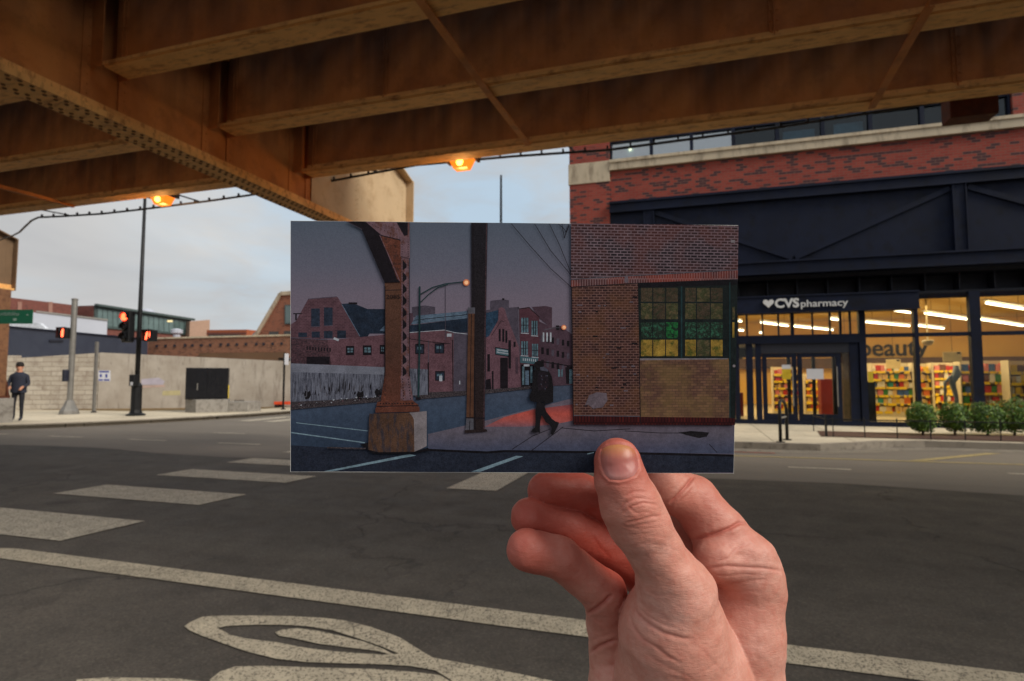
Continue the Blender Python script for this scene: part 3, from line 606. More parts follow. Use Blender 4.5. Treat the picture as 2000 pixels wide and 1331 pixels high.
mb = MB(); mb.box(4.6, YB + .04, ZTR0 + .03, XE, YB + .16, ZTR1 - .01); mb.box(X1, YB + .0, ZTR0 - .1, 4.44, YB + .2, ZTR1 + .0); obj('transom_bar', mb, NAVY, store)
def pane(x0, x1, z0_, z1_, y=YB + .1): mb = MB(); mb.box(x0, y, z0_, x1, y + .01, z1_); return obj('glass_pane', mb, GLASS, store)
for a, b_ in ((4.6, 5.75), (5.85, 7.02), (7.26, 8.44), (8.56, 9.73), (9.97, 12.4), (12.6, 14.9), (15.1, 18), (X1, -.45)):
    pane(a, b_, ZG + .12, ZTR0 + .03); pane(a, b_, ZTR1 - .01, 3.72)
# transom glass over the entrance and door bay
pane(-.25, 4.44, ZTR1, 3.28)
for x, w_ in ((.9, .12), (1.32, .06), (1.58, .05), (2.0, .04), (2.42, .05), (2.78, .09), (3.3, .04), (3.74, .05), (4.0, .06), (4.24, .05)): post(x, w_, ZTR1, 3.28, YB + .06, .08, 'transom_mullion')
for x, w_ in ((1.28, .1), (1.62, .14), (1.86, .12), (4.3, .18)): post(x, w_ * 1.25, ZG, ZTR0 - .1, YB + .05, .14, 'entrance_post')
pane(-.25, 1.22, ZG + .12, ZTR0 - .1); pane(1.33, 1.55, ZG + .12, ZTR0 - .1); pane(1.69, 1.8, ZG + .12, ZTR0 - .1); pane(4.02, 4.21, ZG + .12, ZTR0 - .1)
mb = MB(); mb.box(1.92, YB + .06, 2.14, 4.2, YB + .16, 2.419); obj('door_header', mb, NAVYD, store)
def door(x0, x1, handle):
    mb = MB(); y = YB + .07; s_ = .12; mb.box(x0, y, ZG + .02, x0 + s_, y + .06, 2.13); mb.box(x1 - s_, y, ZG + .02, x1, y + .06, 2.13); mb.box(x0 + s_, y, ZG + .02, x1 - s_, y + .06, ZG + .3); mb.box(x0 + s_, y, 2.02, x1 - s_, y + .06, 2.13)
    dr = obj('door', mb, NAVY, store); mb = MB(); mb.box(x0 + s_, y + .025, ZG + .3, x1 - s_, y + .033, 2.02); obj('door_glass', mb, GLASS, dr)
    mb = MB(); mb.tube([(handle, y - .05, .65), (handle, y - .05, 1.75)], .016, 8); mb.tube([(handle, y - .05, .75), (handle, y + .0, .75)], .012, 6); mb.tube([(handle, y - .05, 1.65), (handle, y, 1.65)], .012, 6); obj('handle', mb, GREYS, dr); return dr
door(1.96, 2.86, 2.74); door(2.88, 3.98, 3.86)
PAPER = simple('paper_notice', (206, 208, 216), .7, var=.03); YELL = simple('yellow_notice', (214, 184, 40), .7, var=.05)
for (px0, py0, px1, py1, m_, lab) in ((1527, 713, 1545, 721, PAPER, None), (1527, 721, 1545, 741, YELL, 'yellow notice taped low on the left store door below a white sheet'), (1575, 721, 1609, 741, PAPER, 'wide white notice taped inside the right store door'), (1695, 726, 1706, 747, YELL, 'small yellow notice taped on the glass beside the entrance')):
    a = onY(px0, py0, YB + .08); b_ = onY(px1, py1, YB + .08); mb = MB(); mb.box(a[0], YB + .084, b_[2], b_[0], YB + .088, a[2]); o = obj('notice', mb, m_)
    tag(o, lab or 'white sheet taped above the yellow notice on the left store door', 'notice')
mb = MB(); mb.box(1.25, YB + .0, 2.42, 1.32, YB + .02, 2.43); 
VEST = simple('vestibule_dark', (34, 34, 42), .6, var=.1)
mb = MB(); mb.box(1.3, YB + .22, ZTR0 - .1, 4.44, YB + 2.5, ZTR0 - .02); mb.box(4.36, YB + .22, ZG + .02, 4.44, YB + 2.5, ZTR0 - .1); mb.box(1.3, YB + .22, ZG + .02, 1.36, YB + 1.2, ZTR0 - .1); obj('vestibule_shell', mb, VEST, store)
mb = MB(); mb.box(1.36, YB + 2.42, 2.12, 4.36, YB + 2.5, ZTR0 - .1)
for x_ in (2.28, 3.0, 3.72, 4.3): mb.box(x_ - .05, YB + 2.42, ZG + .02, x_ + .05, YB + 2.5, 2.12)
obj('inner_door_frame', mb, VEST, store)
# interior shell
CREAM = simple('cream_wall', (222, 178, 98), .8, var=.04, scale=.6); CEIL = simple('shop_ceiling', (200, 168, 108), .85, var=.05, scale=.5); FLOORM = simple('shop_floor', (170, 160, 140), .35, var=.06, scale=2)
YW = YB + 14.
mb = MB(); mb.box(X0 + .3, YB + 1.0, 4.25, XE, YB + D, 4.4); obj('shop_ceiling', mb, CEIL, store)
mb = MB(); mb.box(X0 + .3, YB + .2, ZG - .1, XE, YB + D, ZG + .02); obj('shop_floor', mb, FLOORM, store)
mb = MB(); mb.box(X0 + .3, YW, ZG, XE + 8, YW + .1, 4.25); mb.box(XE, YB + .2, ZG, XE + .2, YW, 11.5); bw_ = obj('inner_wall', mb, CREAM, store)
# dark band with faint department names under the lettering
a = onY(1700, 700, YW); zb = a[2]
mb = MB(); mb.box(X0 + .3, YW - .6, zb - .5, XE + 8, YW - .02, zb - .0); obj('wall_canopy', mb, simple('brown_canopy', (84, 62, 54), .7), store)
DK = simple('dark_letters', (22, 16, 12), .6)
x0_ = onY(1680, 690, YW)[0]; x1_ = onY(1813, 690, YW)[0]; zt = onY(1700, 663, YW)[2]; zl = onY(1800, 706, YW)[2]
tmb = fit_text('beauty', x1_ - x0_, (zt - zl) * 1.0, .03, .012); obj('wall_lettering', xform(tmb, Matrix.Translation((x0_, YW - .04, zl)) @ Matrix.Rotation(math.pi / 2, 4, 'X')), DK, bw_)
xe = onY(1446, 690, YW)[0]; tmb = fit_text('c', .6, .72, .03, .012); obj('wall_lettering', xform(tmb, Matrix.Translation((xe - .5, YW - .04, zl + .15)) @ Matrix.Rotation(math.pi / 2, 4, 'X')), DK, bw_)
# ceiling tube lights, hung on wires and skewed to the street
TUBE = emit('fluorescent_tube', (1., .86, .6), 9.)
LZ = 3.72
tubes = [((1690, 629), (1778, 637)), ((1738, 605), (1778, 611)), ((1805, 612), (1890, 624)), ((1902, 622), (2000, 637)), ((1925, 592), (2000, 604)), ((1790, 636), (1870, 645)), ((1440, 627), (1448, 628)), ((1485, 630), (1540, 637)), ((1546, 637), (1628, 645)), ((1484, 650), (1542, 655)), ((1620, 623), (1640, 625)), ((1688, 647), (1702, 648)), ((1440, 645), (1452, 646)), ((2020, 622), (2110, 634)), ((2030, 596), (2110, 606))]
LABT = ['bare tube light ending at the mullion above the beauty lettering', 'short piece of tube light cut off by the sign fascia end', 'tube light nearest the top in the pane right of the fascia', 'long tube light in the last pane above the shrubs', 'topmost tube light in the last pane at the picture edge', 'tube light second down in the pane right of the fascia', 'bit of tube light showing beside the print edge under the fascia', 'tube light left of the transom mullions over the doors', 'tube light right of the middle transom mullion over the doors', 'lower tube light over the left store door', 'short tube light under the end of the sign lettering', 'short tube light just left above the beauty lettering', 'lower bit of tube light beside the print edge', 'tube light further along beyond the last column', 'upper tube light further along beyond the last column']
for (a, b_), lb in zip(tubes, LABT):
    A, B = Vector(onZ(*a, LZ)), Vector(onZ(*b_, LZ))
    if A.y > YW - .5 or B.y > YW - .5: s_ = (YW - .8 - A.y) / (B.y - A.y) if B.y != A.y else 1; B = A + (B - A) * max(.1, min(1, s_))
    tl = thing('tube_light', tuple((A + B) / 2), lb, 'tube light', 'tube lights under the shop ceiling'); dv_ = (B - A)
    mb = MB(); mb.beam(A + Vector((0, 0, .1)), B + Vector((0, 0, .1)), .16, .05); obj('reflector', mb, simple('white_reflector', (220, 210, 190), .5) if 'REFL' not in globals() else REFL, tl)
    if 'REFL' not in globals(): REFL = bpy.data.materials['white_reflector']
    mb = MB(); mb.tube([A + dv_ * .02, A + dv_ * .98], .033, 8); obj('tube', mb, TUBE, tl)
    mb = MB(); mb.tube([A + dv_ * .15 + Vector((0, 0, .12)), A + dv_ * .15 + Vector((0, 0, .52))], .006, 4); mb.tube([A + dv_ * .85 + Vector((0, 0, .12)), A + dv_ * .85 + Vector((0, 0, .52))], .006, 4); obj('suspension_wire', mb, BLK, tl)
for (x, y) in ((0.5, 24), (5.5, 22.5), (10.5, 24)):
    al = bpy.data.lights.new('shop_light', 'AREA'); al.shape = 'RECTANGLE'; al.size = 4.5; al.size_y = 7; al.energy = SHOPE; al.color = (1., .74, .38); ao = bpy.data.objects.new('shop_light', al); COL.objects.link(ao); ao.location = (x, y + .5, 3.6)
# shelves and goods
SHM = simple('shelf_metal', (196, 184, 160), .6, var=.05); TAGY = simple('price_strip_yellow', (226, 190, 36), .6, var=.08)
GC = {'yellow': (222, 182, 40), 'red': (176, 40, 36), 'white': (214, 208, 196), 'teal': (46, 132, 120), 'green': (52, 120, 56), 'blue': (60, 92, 150), 'orange': (214, 110, 44), 'pink': (206, 120, 120), 'brown': (104, 66, 48), 'tan': (206, 170, 112)}
GM = {k: simple('goods_' + k, v, .5, var=.12, scale=25) for k, v in GC.items()}
def goods_box():
    mb = MB(); mb.box(-.5, -.5, 0, .5, .5, 1); return mb
def goods_bottle():
    mb = MB(); mb.lathe((0, 0, 0), [(.42, 0), (.45, .04), (.45, .6), (.38, .7), (.18, .78), (.18, .98), (.01, 1)], 10); return mb
GP = {}
for k in GM:
    for nm, f in (('carton', goods_box), ('bottle', goods_bottle)):
        o = obj(nm, f(), GM[k]); me_ = o.data; bpy.data.objects.remove(o); GP[k, nm] = me_
gr = random.Random(11); COUNT = [0]
def shelf_unit(x0, x1, y, ztop, n, label, where, pal, goods=True, tags=True, depth=.42):
    su = thing('shelf_unit', ((x0 + x1) / 2, y, ZG + .02), label, 'shelf unit', None)
    mb = MB(); mb.box(x0, y + depth, ZG + .02, x1, y + depth + .04, ztop); mb.box(x0 - .03, y, ZG + .02, x0, y + depth + .04, ztop); mb.box(x1, y, ZG + .02, x1 + .03, y + depth + .04, ztop); mb.box(x0, y, ZG + .02, x1, y + depth, ZG + .16); obj('carcass', mb, SHM, su)
    zs = [ZG + .17 + (ztop - ZG - .2) * k / n for k in range(n)]
    for z in zs:
        mb = MB(); mb.box(x0, y, z, x1, y + depth, z + .02); sh = obj('shelf', mb, SHM, su)
        if tags:
            mb = MB(); q = x0 + .02
            while q < x1 - .1:
                w_ = gr.choice((.07, .1, .16, .24)); w_ = min(w_, x1 - q - .02); mb.box(q, y - .012, z - .035 - gr.random() * .03, q + w_, y - .002, z + .03); q += w_ + gr.choice((.02, .05, .12))
            obj('price_strip', mb, TAGY, sh)
    if goods:
        for si, z in enumerate(zs):
            q = x0 + .05; H_ = (ztop - ZG - .2) / n - .06
            while q < x1 - .08:
                col_ = gr.choice(pal); nm = gr.choice(('carton', 'carton', 'bottle')); w_ = gr.uniform(.08, .19) if nm == 'carton' else gr.uniform(.06, .09); h_ = H_ * gr.uniform(.72, 1.)
                o = bpy.data.objects.new(nm, GP[col_, nm]); COL.objects.link(o); o.location = (q + w_ / 2, y + .12, z + .02); o.scale = (w_, .16, h_)
                lab = f'small {col_} {nm} standing on the {where}'; tag(o, lab, nm, f'{col_} {nm}s on the {where}'); q += w_ + gr.uniform(.003, .015); COUNT[0] += 1
PA = ['yellow', 'white', 'tan', 'red', 'teal', 'orange', 'blue', 'pink', 'white', 'tan', 'green']
sy = 22.3
def xs_at(px, y): return onY(px, 780, y)[0]
shelf_unit(xs_at(1706, sy), xs_at(1784, sy), sy, 1.95, 6, 'brightly lit shelf unit of cartons left of the thin mullion under the beauty lettering', 'lit shelves under the beauty lettering', PA)
shelf_unit(xs_at(1788, sy) , xs_at(1822, sy), sy, 1.93, 6, 'narrow shelf end with yellow tags behind the first round shrub', 'narrow shelf end behind the first shrub', ['yellow', 'tan', 'white', 'yellow', 'orange'])
sy2 = 21.2
shelf_unit(xs_at(1880, sy2), xs_at(1972, sy2), sy2, 1.98, 5, 'wide shelf unit with rows of yellow tags behind the thick window column', 'shelves behind the thick window column', ['red', 'brown', 'red', 'green', 'white', 'pink', 'blue', 'brown'])
sy3 = 20.5
shelf_unit(xs_at(1976, sy3), xs_at(2045, sy3), sy3, 1.95, 5, 'shelf unit of pale and brown goods at the far picture edge', 'shelves at the far end of the window', ['white', 'tan', 'brown', 'yellow', 'red'])
shelf_unit(xs_at(1512, 23), xs_at(1560, 23), 23, 1.85, 6, 'shelf unit seen through the left store door', 'shelves seen through the left door', ['red', 'brown', 'pink', 'tan', 'yellow'])
shelf_unit(xs_at(1574, 23.4), xs_at(1604, 23.4), 23.4, 1.6, 5, 'low shelf unit seen through the right store door', 'shelves seen through the right door', ['red', 'orange', 'tan', 'brown'])
shelf_unit(xs_at(1826, 24.4), xs_at(1876, 24.4), 24.4, 2.0, 6, 'shelf unit set back between the two window columns', 'shelves set back between the window columns', ['red', 'pink', 'white', 'brown', 'yellow'])
# other fittings inside
RED = simple('red_panel', (120, 14, 14), .6, var=.1)
x = xs_at(1604, 21.6); x2 = xs_at(1640, 21.6); tag(obj('display_cabinet', MB().box(x, 21.6, ZG + .02, x2, 22.1, 1.42), RED, bevel=.02), 'tall red display cabinet behind the right store door', 'cabinet')
x = xs_at(1436, 21); x2 = xs_at(1452, 21); tag(obj('display_cabinet', MB().box(x - 1, 21, ZG + .02, x2, 21.5, .95), RED, bevel=.02), 'low red counter seen beside the edge of the photo print', 'counter')
x = xs_at(1484, 18.9); mb = MB(); mb.lathe((x, 18.9, ZG), [(.14, 0), (.14, .03), (.05, .05), (.045, .75), (.001, .77)], 12); tag(obj('safety_bollard', mb, simple('orange_plastic', (214, 74, 30), .5), smooth=False), 'slim orange bollard inside the store entrance', 'bollard')
# security gate pedestal / poster arm and hanging placards
GREY2 = simple('grey_plastic', (112, 124, 140), .5)
x = xs_at(1868, 19.6); mb = MB(); mb.tube([(x, 19.6, ZG), (x, 19.6, .9), (x - .08, 19.6, 1.3), (x + .04, 19.6, 1.55), (x + .03, 19.6, 1.8)], [.05, .055, .08, .11, .06], 10); mb.tube([(x - .1, 19.6, 1.5), (x - .26, 19.6, 1.3), (x - .28, 19.6, .6)], .04, 8); tag(obj('display_figure', mb, GREY2, smooth=True), 'grey curved display stand behind the second round shrub', 'display stand')
for (px, py, Y, wd, lab) in ((1745, 712, 21.8, .42, 'square cream placard hanging above the lit shelves'), (1860, 698, 20.4, .48, 'square cream placard with a dark corner above the grey display stand'), (1652, 714, 21.4, .34, 'small cream placard hanging beyond the right store door')):
    a = onY(px, py, Y); pl_ = thing('placard', (a[0], Y, a[2]), lab, 'placard'); mb = MB(); mb.box(a[0] - wd / 2, Y, a[2] - .14, a[0] + wd / 2, Y + .02, a[2] + .16); obj('board', mb, simple('placard_cream', (214, 190, 140), .6), pl_, bevel=.005)
    mb = MB(); mb.box(a[0] + wd / 2 - .12, Y - .004, a[2] + .1, a[0] + wd / 2 - .03, Y - .001, a[2] + .15); obj('dark_mark', mb, DK, pl_); mb = MB(); mb.tube([(a[0], Y + .01, a[2] + .16), (a[0], Y + .01, 4.25)], .006, 4); obj('hanging_wire', mb, BLK, pl_)
mb = MB(); a = onY(1812, 668, 20.); mb.lathe((a[0], 20., a[2]), [(.001, -.12), (.09, -.1), (.14, -.04), (.15, .03), (.1, .05), (.02, .06), (.02, 4.25 - a[2])], 14); tag(obj('dome_camera', mb, simple('smoked_dome', (180, 160, 120), .3), smooth=True), 'pale round security dome hanging from the shop ceiling near the letter y', 'security camera')
mb = MB(); x = xs_at(1698, 19.2); mb.box(x - .15, 19.2, ZG + .02, x + .17, 19.6, 1.35); tag(obj('bin_cabinet', mb, simple('black_cabinet', (22, 26, 34), .5), bevel=.02), 'tall black bin cabinet inside the glass right of the entrance', 'cabinet')
# ================================================================ street things
# round clipped shrubs: leaf-sized faces spread through a ball with an uneven outline
t = NT('boxwood_leaf'); an = t.new('ShaderNodeAttribute', attribute_name='tone'); t.base(t.ramp(an.outputs['Fac'], [(0, srgb(46, 76, 18)), (.5, srgb(76, 112, 28)), (1, srgb(124, 156, 46))])); t.rough(.55); t.b.inputs['Subsurface Weight'].default_value = 0; LEAF = t.m
BARK = simple('bark', (74, 58, 44), .95, var=.3, scale=20, bump=.8)
def shrub(x, y, r, h, label, seed):
    g = random.Random(seed); r *= g.uniform(.9, 1.06); h *= g.uniform(.9, 1.05); th_ = thing('round_shrub', (x, y, .14), label, 'shrub', 'clipped round shrubs in the planting bed'); mb = MB(); tones = []; zc_ = .14 + h * .54
    for k in range(3400):
        u, v_, w_ = g.gauss(0, 1), g.gauss(0, 1), g.gauss(0, 1); l = math.sqrt(u * u + v_ * v_ + w_ * w_); u, v_, w_ = u / l, v_ / l, w_ / l
        lump = 1 + .14 * math.sin(4 * u + seed) * math.sin(5 * v_) + .07 * math.sin(9 * w_ + 3 * u + seed); rr_ = r * .93 * lump * (g.random() ** .22) * (1.04 if g.random() < .08 else 1)
        c_ = Vector((x + u * rr_, y + v_ * rr_, zc_ + w_ * rr_ * 1.12))
        if c_.z < .2: continue
        n_ = Vector((u + g.uniform(-.9, .9), v_ + g.uniform(-.9, .9), w_ + g.uniform(-.6, 1.1))).normalized(); a = n_.orthogonal().normalized(); a.rotate(Matrix.Rotation(g.random() * 6.28, 3, n_)); b_ = n_.cross(a); s_ = g.uniform(.012, .022)
        mb.quad(c_ - a * s_ * 1.5, c_ - b_ * s_ * .8, c_ + a * s_ * 1.5, c_ + b_ * s_ * .8); tones.append(min(1, max(0, g.gauss(.45, .25) + .15 * math.sin(7 * u + 5 * w_))))
    o = obj('foliage', mb, LEAF, th_, fixn=False); at_ = o.data.attributes.new('tone', 'FLOAT', 'FACE'); at_.data.foreach_set('value', tones)
    mb = MB(); mb.tube([(x, y, .1), (x + .02, y, .3), (x, y + .02, zc_)], [.03, .025, .015], 7)
    for k in range(6): an_ = k * 1.05; mb.tube([(x, y, .26), (x + math.cos(an_) * r * .5, y + math.sin(an_) * r * .5, zc_)], [.014, .006], 5)
    obj('stem', mb, BARK, th_)
for k, (px, rp, lb) in enumerate(((1806, 27, 'round green shrub at the left end of the row by the thin mullion'), (1869, 29, 'round green shrub second in the row in front of the grey display stand'), (1934, 30, 'round green shrub third in the row below the thick window column'), (1987, 30, 'round green shrub fourth in the row at the picture edge'), (2050, 30, 'round green shrub fifth in the row beyond the picture edge'))):
    x, y, _ = onZ(px, 851, .14); y += .12; shrub(x, y, rp / 1126 * 14.5 * .95, .74 + .04 * (k % 2), lb, 20 + k)
# low planter fence
fe = thing('planter_fence', (2.7, 14.5, .13), 'low thin black metal fence round the planting bed', 'fence')
for k, x in enumerate([2.86] + list(np.arange(3.0, 13.4, .62))):
    mb = MB(); w_ = .022 if k == 0 else .009; mb.box(x - w_, 14.5 - w_, .1, x + w_, 14.5 + w_, .56 if k else .62); obj('post', mb, BLK, fe)
mb = MB(); mb.box(2.86, 14.49, .5, 13.4, 14.51, .525); obj('rail', mb, BLK, fe); mb = MB(); mb.box(2.85, 14.5, .5, 2.87, 15.9, .525); mb.box(2.85, 15.88, .13, 2.87, 15.9, .52); obj('side_rail', mb, BLK, fe)
# bike rack
x, y, _ = onZ(1526, 863, .13); br = thing('bike_rack', (x, y, .13), 'black looped bicycle rack standing on the pavement before the store doors', 'bike rack')
mb = MB(); yy = y; mb.tube([(x - .03, yy - .12, .13), (x - .03, yy - .12, .80), (x - .02, yy - .06, .92), (x + .03, yy + .1, .98), (x + .12, yy + .32, .93), (x + .17, yy + .4, .78), (x + .17, yy + .42, .13)], .034, 10); obj('hoop', mb, BLK, br, smooth=True)
mb = MB(); mb.lathe((x - .03, yy - .12, .13), [(.09, 0), (.09, .012), (.04, .02), (.001, .02)], 12); mb.lathe((x + .17, yy + .42, .13), [(.09, 0), (.09, .012), (.04, .02), (.001, .02)], 12); obj('foot_plate', mb, BLK, br)
mb = MB(); mb.beam((x - .03, yy - .12, .62), (x + .17, yy + .42, .62), .025, .03); obj('cross_bar', mb, GREYS, br)
# poles and signals
REDL = emit('red_signal', (1., .06, .02), 9.); REDF = emit('red_walk_signal', (1., .10, .04), 6.); DKL = simple('dark_lens', (20, 16, 16), .25)
def tallpole(px, py, zg, label, h, r0=.085, light=True, base=True, arm=(0, 1)):
    x, y, _ = onZ(px, py, zg); p = thing('street_light_pole', (x, y, zg), label, 'pole')
    mb = MB(); mb.tube([(x, y, zg + .2), (x, y, h * .4), (x, y, h)], [r0, r0 * .85, r0 * .5], 12); obj('shaft', mb, BLK, p, smooth=True)
    mb = MB(); mb.lathe((x, y, zg), [(.30, 0), (.30, .05), (.2, .09), (.17, .2), (.165, 1.05), (.12, 1.12), (.1, 1.15), (.001, 1.15)], 14); obj('base', mb, BLK, p)
    if light:
        mb = MB(); mb.tube([(x, y, h - .3), (x + arm[0] * .8, y + arm[1] * .8, h + .1), (x + arm[0] * 2.2, y + arm[1] * 2.2, h + .2)], .03, 8); ao_ = obj('arm', mb, BLK, p); mb = MB(); mb.lathe((x + arm[0] * 2.4, y + arm[1] * 2.4, h + .14), [(.001, 0), (.16, .02), (.18, .07), (.1, .13), (.001, .14)], 14); obj('lamp_head', mb, BLK, ao_)
    return p, x, y
def ped_head(x, y, z, sx, parent, arm_to, face=(0, -1), hand_=True):
    """pedestrian signal: square housing with visor, lit raised-hand symbol"""
    mb = MB(); w_ = .2; mb.box(x - w_, y, z - .2, x + w_, y + .2, z + .2); hd = obj('walk_signal_housing', mb, BLK, parent, bevel=.02)
    mb = MB(); mb.box(x - w_ + .01, y - .12, z + .19, x + w_ - .01, y, z + .21); mb.box(x - w_ - .01, y - .1, z - .18, x - w_ + .01, y, z + .2); mb.box(x + w_ - .01, y - .1, z - .18, x + w_ + .01, y, z + .2); obj('visor', mb, BLK, hd)
    mb = MB(); mb.beam((x, y + .1, z), arm_to, .05, .05); obj('bracket', mb, BLK, hd); return hd
def blob(px_pts, y, parent, m, name):
    mb = MB(); mb.extr([(a, y, c_) for a, c_ in px_pts], (0, -.012, 0)); obj(name, mb, m, parent)
p1, x, y = tallpole(265, 812, .13, 'tall black street light pole carrying a red traffic signal and a walk signal', 9.2)
zz = onY(250, 635, y - .1)[2]; xx = onY(250, 635, y - .1)[0]
mb = MB(); mb.box(xx - .15, y - .22, zz - .62, xx + .19, y + .02, zz + .5); sg = obj('traffic_signal', mb, BLK, p1, bevel=.03)
for k, (dz, m_) in enumerate(((.28, REDL), (-.08, DKL), (-.44, DKL))):
    mb = MB(); mb.lathe((xx - .03, y - .25, zz + dz), [(.135, .03), (.135, 0), (.1, -.03), (.001, -.045)][::-1], 18, 'Y'); ln_ = obj('lens', mb, m_, sg)
    mb = MB(); n_ = 16; rim = [(xx - .03 + .155 * math.cos(math.radians(-20 + 220 * q / n_)), zz + dz + .155 * math.sin(math.radians(-20 + 220 * q / n_))) for q in range(n_ + 1)]
    for q in range(n_): a, b_ = rim[q], rim[q + 1]; mb.quad((a[0], y - .22, a[1]), (b_[0], y - .22, b_[1]), (b_[0] + .06, y - .36, b_[1]), (a[0] + .06, y - .36, a[1]))
    obj('visor', mb, BLK, sg, fixn=False)
mb = MB(); mb.beam((xx + .1, y - .1, zz - .5), (x, y, zz - .5), .05, .05); mb.beam((xx + .1, y - .1, zz + .42), (x, y, zz + .42), .05, .05); obj('bracket', mb, BLK, sg)
a = onY(292, 656, y - .15); hd = ped_head(a[0], y - .2, a[2], 1, p1, (x, y, a[2] - .1))
hz = a[2]; hx = a[0]
blob([(hx - .13, hz - .14), (hx - .06, hz - .14), (hx - .03, hz + .02), (hx - .01, hz + .12), (hx - .05, hz + .14), (hx - .1, hz + .06)], y - .202, hd, REDF, 'lit_symbol'); blob([(hx + .03, hz - .02), (hx + .07, hz + .14), (hx + .13, hz + .12), (hx + .15, hz - .14), (hx + .1, hz - .12), (hx + .06, hz - .02)], y - .202, hd, REDF, 'lit_symbol')
mb = MB(); a = onY(265, 742, y - .15); mb.box(a[0] - .13, y - .3, a[2] - .22, a[0] + .1, y - .1, a[2] + .18); bx_ = obj('control_box', mb, BLK, p1, bevel=.02); mb = MB(); mb.box(a[0] - .05, y - .31, a[2] - .2, a[0] + .06, y - .302, a[2] - .08); obj('push_button_plate', mb, PAPER, bx_)
p2, x, y = tallpole(978, 806, .13, 'tall black street light pole at the corner pavement of the store', 9.4, .08, light=False)
# grey signal pole
x, y, _ = onZ(135, 809, .13); tz = onY(150, 586, y)[2]; tx_ = onY(150, 586, y)[0]
gp2 = thing('signal_pole', (x, y, .13), 'short grey galvanised signal pole with a red hand walk signal', 'pole'); mb = MB(); mb.tube([(x, y, .5), (x, y, tz)], .095, 14); mb.lathe((x, y, tz), [(.11, 0), (.11, .04), (.001, .07)], 14); obj('shaft', mb, GREYS, gp2, smooth=False)
mb = MB(); mb.lathe((x, y, .13), [(.32, 0), (.3, .12), (.2, .3), (.14, .46), (.12, .5), (.001, .5)], 8, a0=.4); obj('base', mb, GREYS, gp2)
a = onY(125, 651, y - .15); hd = ped_head(a[0], y - .2, a[2], 1, gp2, (x, y, a[2] - .05)); hx, hz = a[0], a[2]
blob([(hx - .05, hz - .14), (hx + .04, hz - .14), (hx + .07, hz - .02), (hx + .05, hz + .13), (hx, hz + .16), (hx - .04, hz + .12), (hx - .06, hz + .0)], y - .202, hd, REDF, 'lit_symbol')
mb = MB(); a = onY(133, 734, y - .12); mb.box(a[0] - .1, y - .28, a[2] - .22, a[0] + .04, y - .1, a[2] + .22); obj('control_box', mb, simple('blue_black_box', (32, 36, 52), .5), gp2, bevel=.03)
# thin sign posts
def signpost(px, py0, py1, zg, label, board=None, w_=.03):
    x, y, _ = onZ(px, py0, zg); zt_ = onY(px, py1, y)[2]; p = thing('sign_post', (x, y, zg), label, 'sign post'); mb = MB(); mb.box(x - w_, y - w_, zg, x + w_, y + w_, zt_); obj('post', mb, GREYS if w_ > .035 else BLK, p); mb = MB(); mb.lathe((x, y, zg), [(.1, 0), (.1, .03), (.05, .05), (.001, .05)], 10); obj('foot', mb, BLK, p)
    if board: mb = MB(); mb.box(x + .032, y - .04, zt_ - .5, x + .045, y + .22, zt_ - .02); bo_ = obj('sign_board', mb, PAPER, p, bevel=.004); 
    return p
signpost(553, 800, 690, .13, 'slim sign post with an edge-on parking sign near the print', True, .03)
signpost(183, 806, 668, .13, 'bare grey post at the corner of the white wall', None, .045)
# black utility cabinet on a concrete block
def turn(mb, c, deg):
    M = Matrix.Translation((c[0], c[1], 0)) @ Matrix.Rotation(math.radians(deg), 4, 'Z') @ Matrix.Translation((-c[0], -c[1], 0)); return xform(mb, M)
x, y, _ = onZ(393, 806, .13); y += .25; uc = thing('utility_cabinet', (x, y, .13), 'square black cabinet on a concrete block before the white wall', 'cabinet')
w_ = 37 / 1126 * 22.4; za = onY(393, 780, y)[2]; zb_ = onY(393, 719, y)[2]; BLACKC = simple('black_enamel', (12, 13, 20), .4, var=.2, spec=.4)
mb = MB(); mb.prism([(x - w_ * 1.05, y + .35), (x - w_ * .45, y - .38), (x + w_ * 1.02, y - .3), (x + w_ * 1.05, y + .6), (x - w_ * 1.02, y + .6)], .12, za); obj('concrete_block', turn(mb, (x, y), 40), CONC, uc, bevel=.015)
mb = MB(); mb.box(x - w_, y - .12, za + .002, x + w_, y + .45, zb_); cb_ = obj('cabinet_body', turn(mb, (x, y), 40), BLACKC, uc, bevel=.02)
for s_ in (-1, 1):
    mb = MB(); mb.box(x + s_ * .012, y - .135, za + .06, x + s_ * w_ * .95, y - .1205, zb_ - .06); dd = obj('cabinet_door', turn(mb, (x, y), 40), BLACKC, uc)
    if s_ < 0: mb = MB(); mb.box(x - .34, y - .16, za + .35, x - .31, y - .1355, za + .62); obj('handle', turn(mb, (x, y), 40), GREYS, dd)
mb = MB(); mb.box(x + w_ + .002, y - .1, za + .02, x + w_ + .03, y + .02, za + .55); obj('yellow_strip', turn(mb, (x, y), 40), YELL, uc)
x, y, _ = onZ(463, 804, .13); mb = MB(); mb.prism([(x - .62, y - .1), (x - .2, y - .4), (x + .6, y - .1), (x + .62, y + .6), (x - .55, y + .6)], .12, .52); cbk = thing('concrete_block', (x, y, .13), 'low bare concrete foundation block with bolts on its top', 'concrete block'); obj('block', mb, CONC, cbk, bevel=.015)
mb = MB()
for k in range(5): mb.tube([(x - .2 + k * .1, y + .1, .52), (x - .2 + k * .1, y + .1, .6)], .015, 6)
obj('bolt', mb, BLK, cbk)
